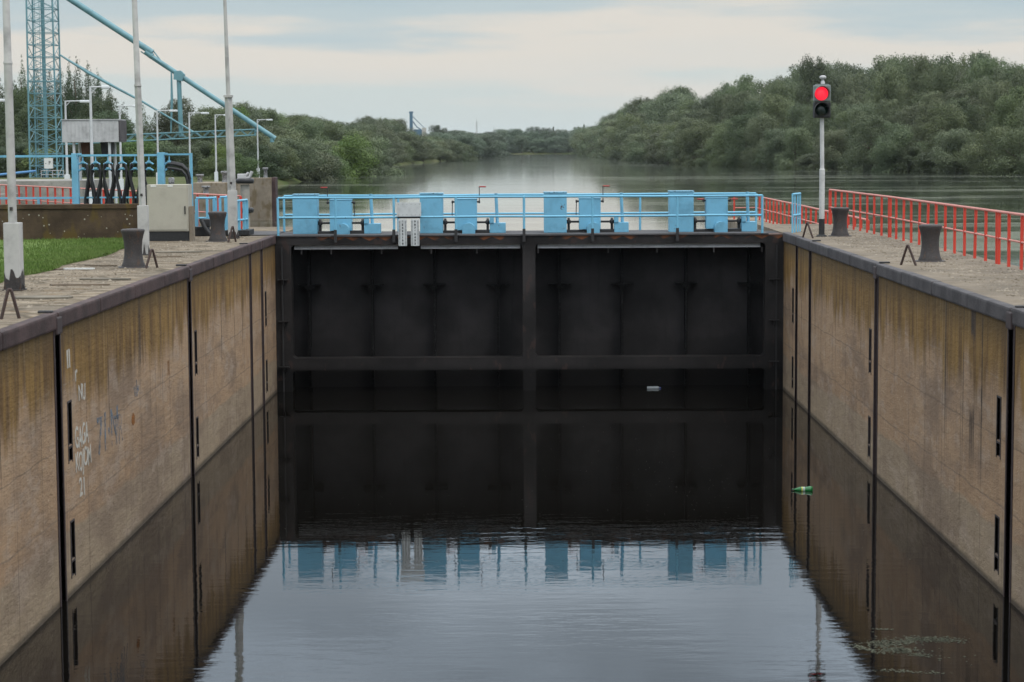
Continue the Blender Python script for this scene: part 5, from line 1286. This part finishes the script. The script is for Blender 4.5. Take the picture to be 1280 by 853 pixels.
# litter of stones, leaves and chips on the quays
def chips(name, label, xr_, yr_, n, mat, seed, exclude=None):
    r = np.random.RandomState(seed); m = MB()
    for i in range(n):
        x = r.uniform(*xr_); y = r.uniform(*yr_); s = r.uniform(0.008, 0.028) * (1.6 if r.rand() < 0.06 else 1)
        base = Vector((x, y, ZC)); a = r.uniform(0, 6.28)
        vs = [m.bm.verts.new(base + Vector((s * math.cos(a + k * 2.1), s * 1.3 * math.sin(a + k * 2.1), 0))) for k in range(3)] + [m.bm.verts.new(base + Vector((0, 0, s * 0.6)))]
        for f in ((0, 1, 3), (1, 2, 3), (2, 0, 3)): m.bm.faces.new([vs[k] for k in f])
    setp(m.build(name, mat), label, 'gravel', kind='stuff')
t = NT('chip_stone'); n = t.noise(3.0, detail=2); cm = t.fin(t.mix(t.step(n, .35, .65), (0.09, 0.068, 0.042), (0.27, 0.23, 0.175)), 0.9)
chips('gravel_left', 'loose chips and dry leaves littering the cracked paving by the lawn', (-8.1, -6.3), (27, 49), 2200, cm, 4)
bpy.data.objects[-1 if False else 'gravel_left'].name = 'paving_gravel'
chips('quay_gravel', 'fine gravel and chips strewn over the quay beside the red railing', (6.55, 8.1), (24, 52), 3200, cm, 5)
# slabs with raised edges, planks and scraps on the lawn-side quay
r = random.Random(9)
slab = concrete('broken_slab', (0.20, 0.175, 0.135), scale=2, crack=False)
for i, (px, py, L, W, mt, lb) in enumerate(((99, 337, 0.55, 0.09, 'whitepaint', 'thin bleached white scrap lying on the paving near the grass'), (68, 337.5, 0.30, 0.16, 'wood', 'flat brown stone lying on the paving near the grass edge'),
                                            (125, 333, 0.6, 0.05, 'wood', 'thin pale stick lying left of the near bollard'), (100, 357, 0.9, 0.16, 'wood', 'weathered board lying across the paving above the joint'),
                                            (130, 350, 0.8, 0.28, 'slab', 'grey broken slab lying loose in the paving'), (55, 373, 0.8, 0.45, 'slab', 'dark grey slab patch by the foot of the nearest pole'),
                                            (225, 316, 0.9, 0.3, 'slab', 'pale slab lying before the beige cabinet'), (205, 322, 0.7, 0.08, 'wood', 'short stick lying beside the rusty hoop and bollard'))):
    q = at(px, py, ZC); m = MB(); a = r.uniform(-.3, .3); n = 7
    poly = [((L / 2 + r.uniform(-.04, .04) * L) * math.copysign(1, math.cos(t_)) * min(1, abs(math.cos(t_)) * 1.6), (W / 2) * math.sin(t_) * r.uniform(.8, 1.1)) for t_ in [2 * math.pi * k / 8 + .2 for k in range(8)]]
    m.prism([(x * math.cos(a) - y * math.sin(a), x * math.sin(a) + y * math.cos(a)) for x, y in poly], 0.002, 0.025, axis='Z')
    nm = {'whitepaint': 'scrap_strip', 'wood': 'wooden_stick', 'slab': 'loose_slab'}[mt]
    if 'stone' in lb: nm = 'flat_stone'
    o = m.build(nm, slab if mt == 'slab' else M[mt]); o.location = q; setp(o, lb, nm.split('_')[-1])

# ------------------------------------------------------------------ the damp air over the river
me = bpy.data.meshes.new('haze'); bm = bmesh.new(); bmesh.ops.create_cube(bm, size=1.0)
for v in bm.verts: v.co = Vector((v.co.x * 9000 + 100, v.co.y * 8600 + 3000, (v.co.z + 0.5) * 64 - 4))
bm.to_mesh(me); bm.free()
hm = bpy.data.materials.new('haze_air'); hm.use_nodes = True; ht = hm.node_tree; ht.nodes.clear()
ho = ht.nodes.new('ShaderNodeOutputMaterial'); hv = ht.nodes.new('ShaderNodeVolumePrincipled')
hv.inputs['Color'].default_value = (0.80, 0.87, 0.90, 1); hv.inputs['Density'].default_value = 0.00006; hv.inputs['Anisotropy'].default_value = 0.2
ht.links.new(hv.outputs[0], ho.inputs['Volume']); me.materials.append(hm)
o = bpy.data.objects.new('haze', me); COL.objects.link(o); setp(o, 'thin pale damp haze in the air over the river', 'haze', kind='stuff')
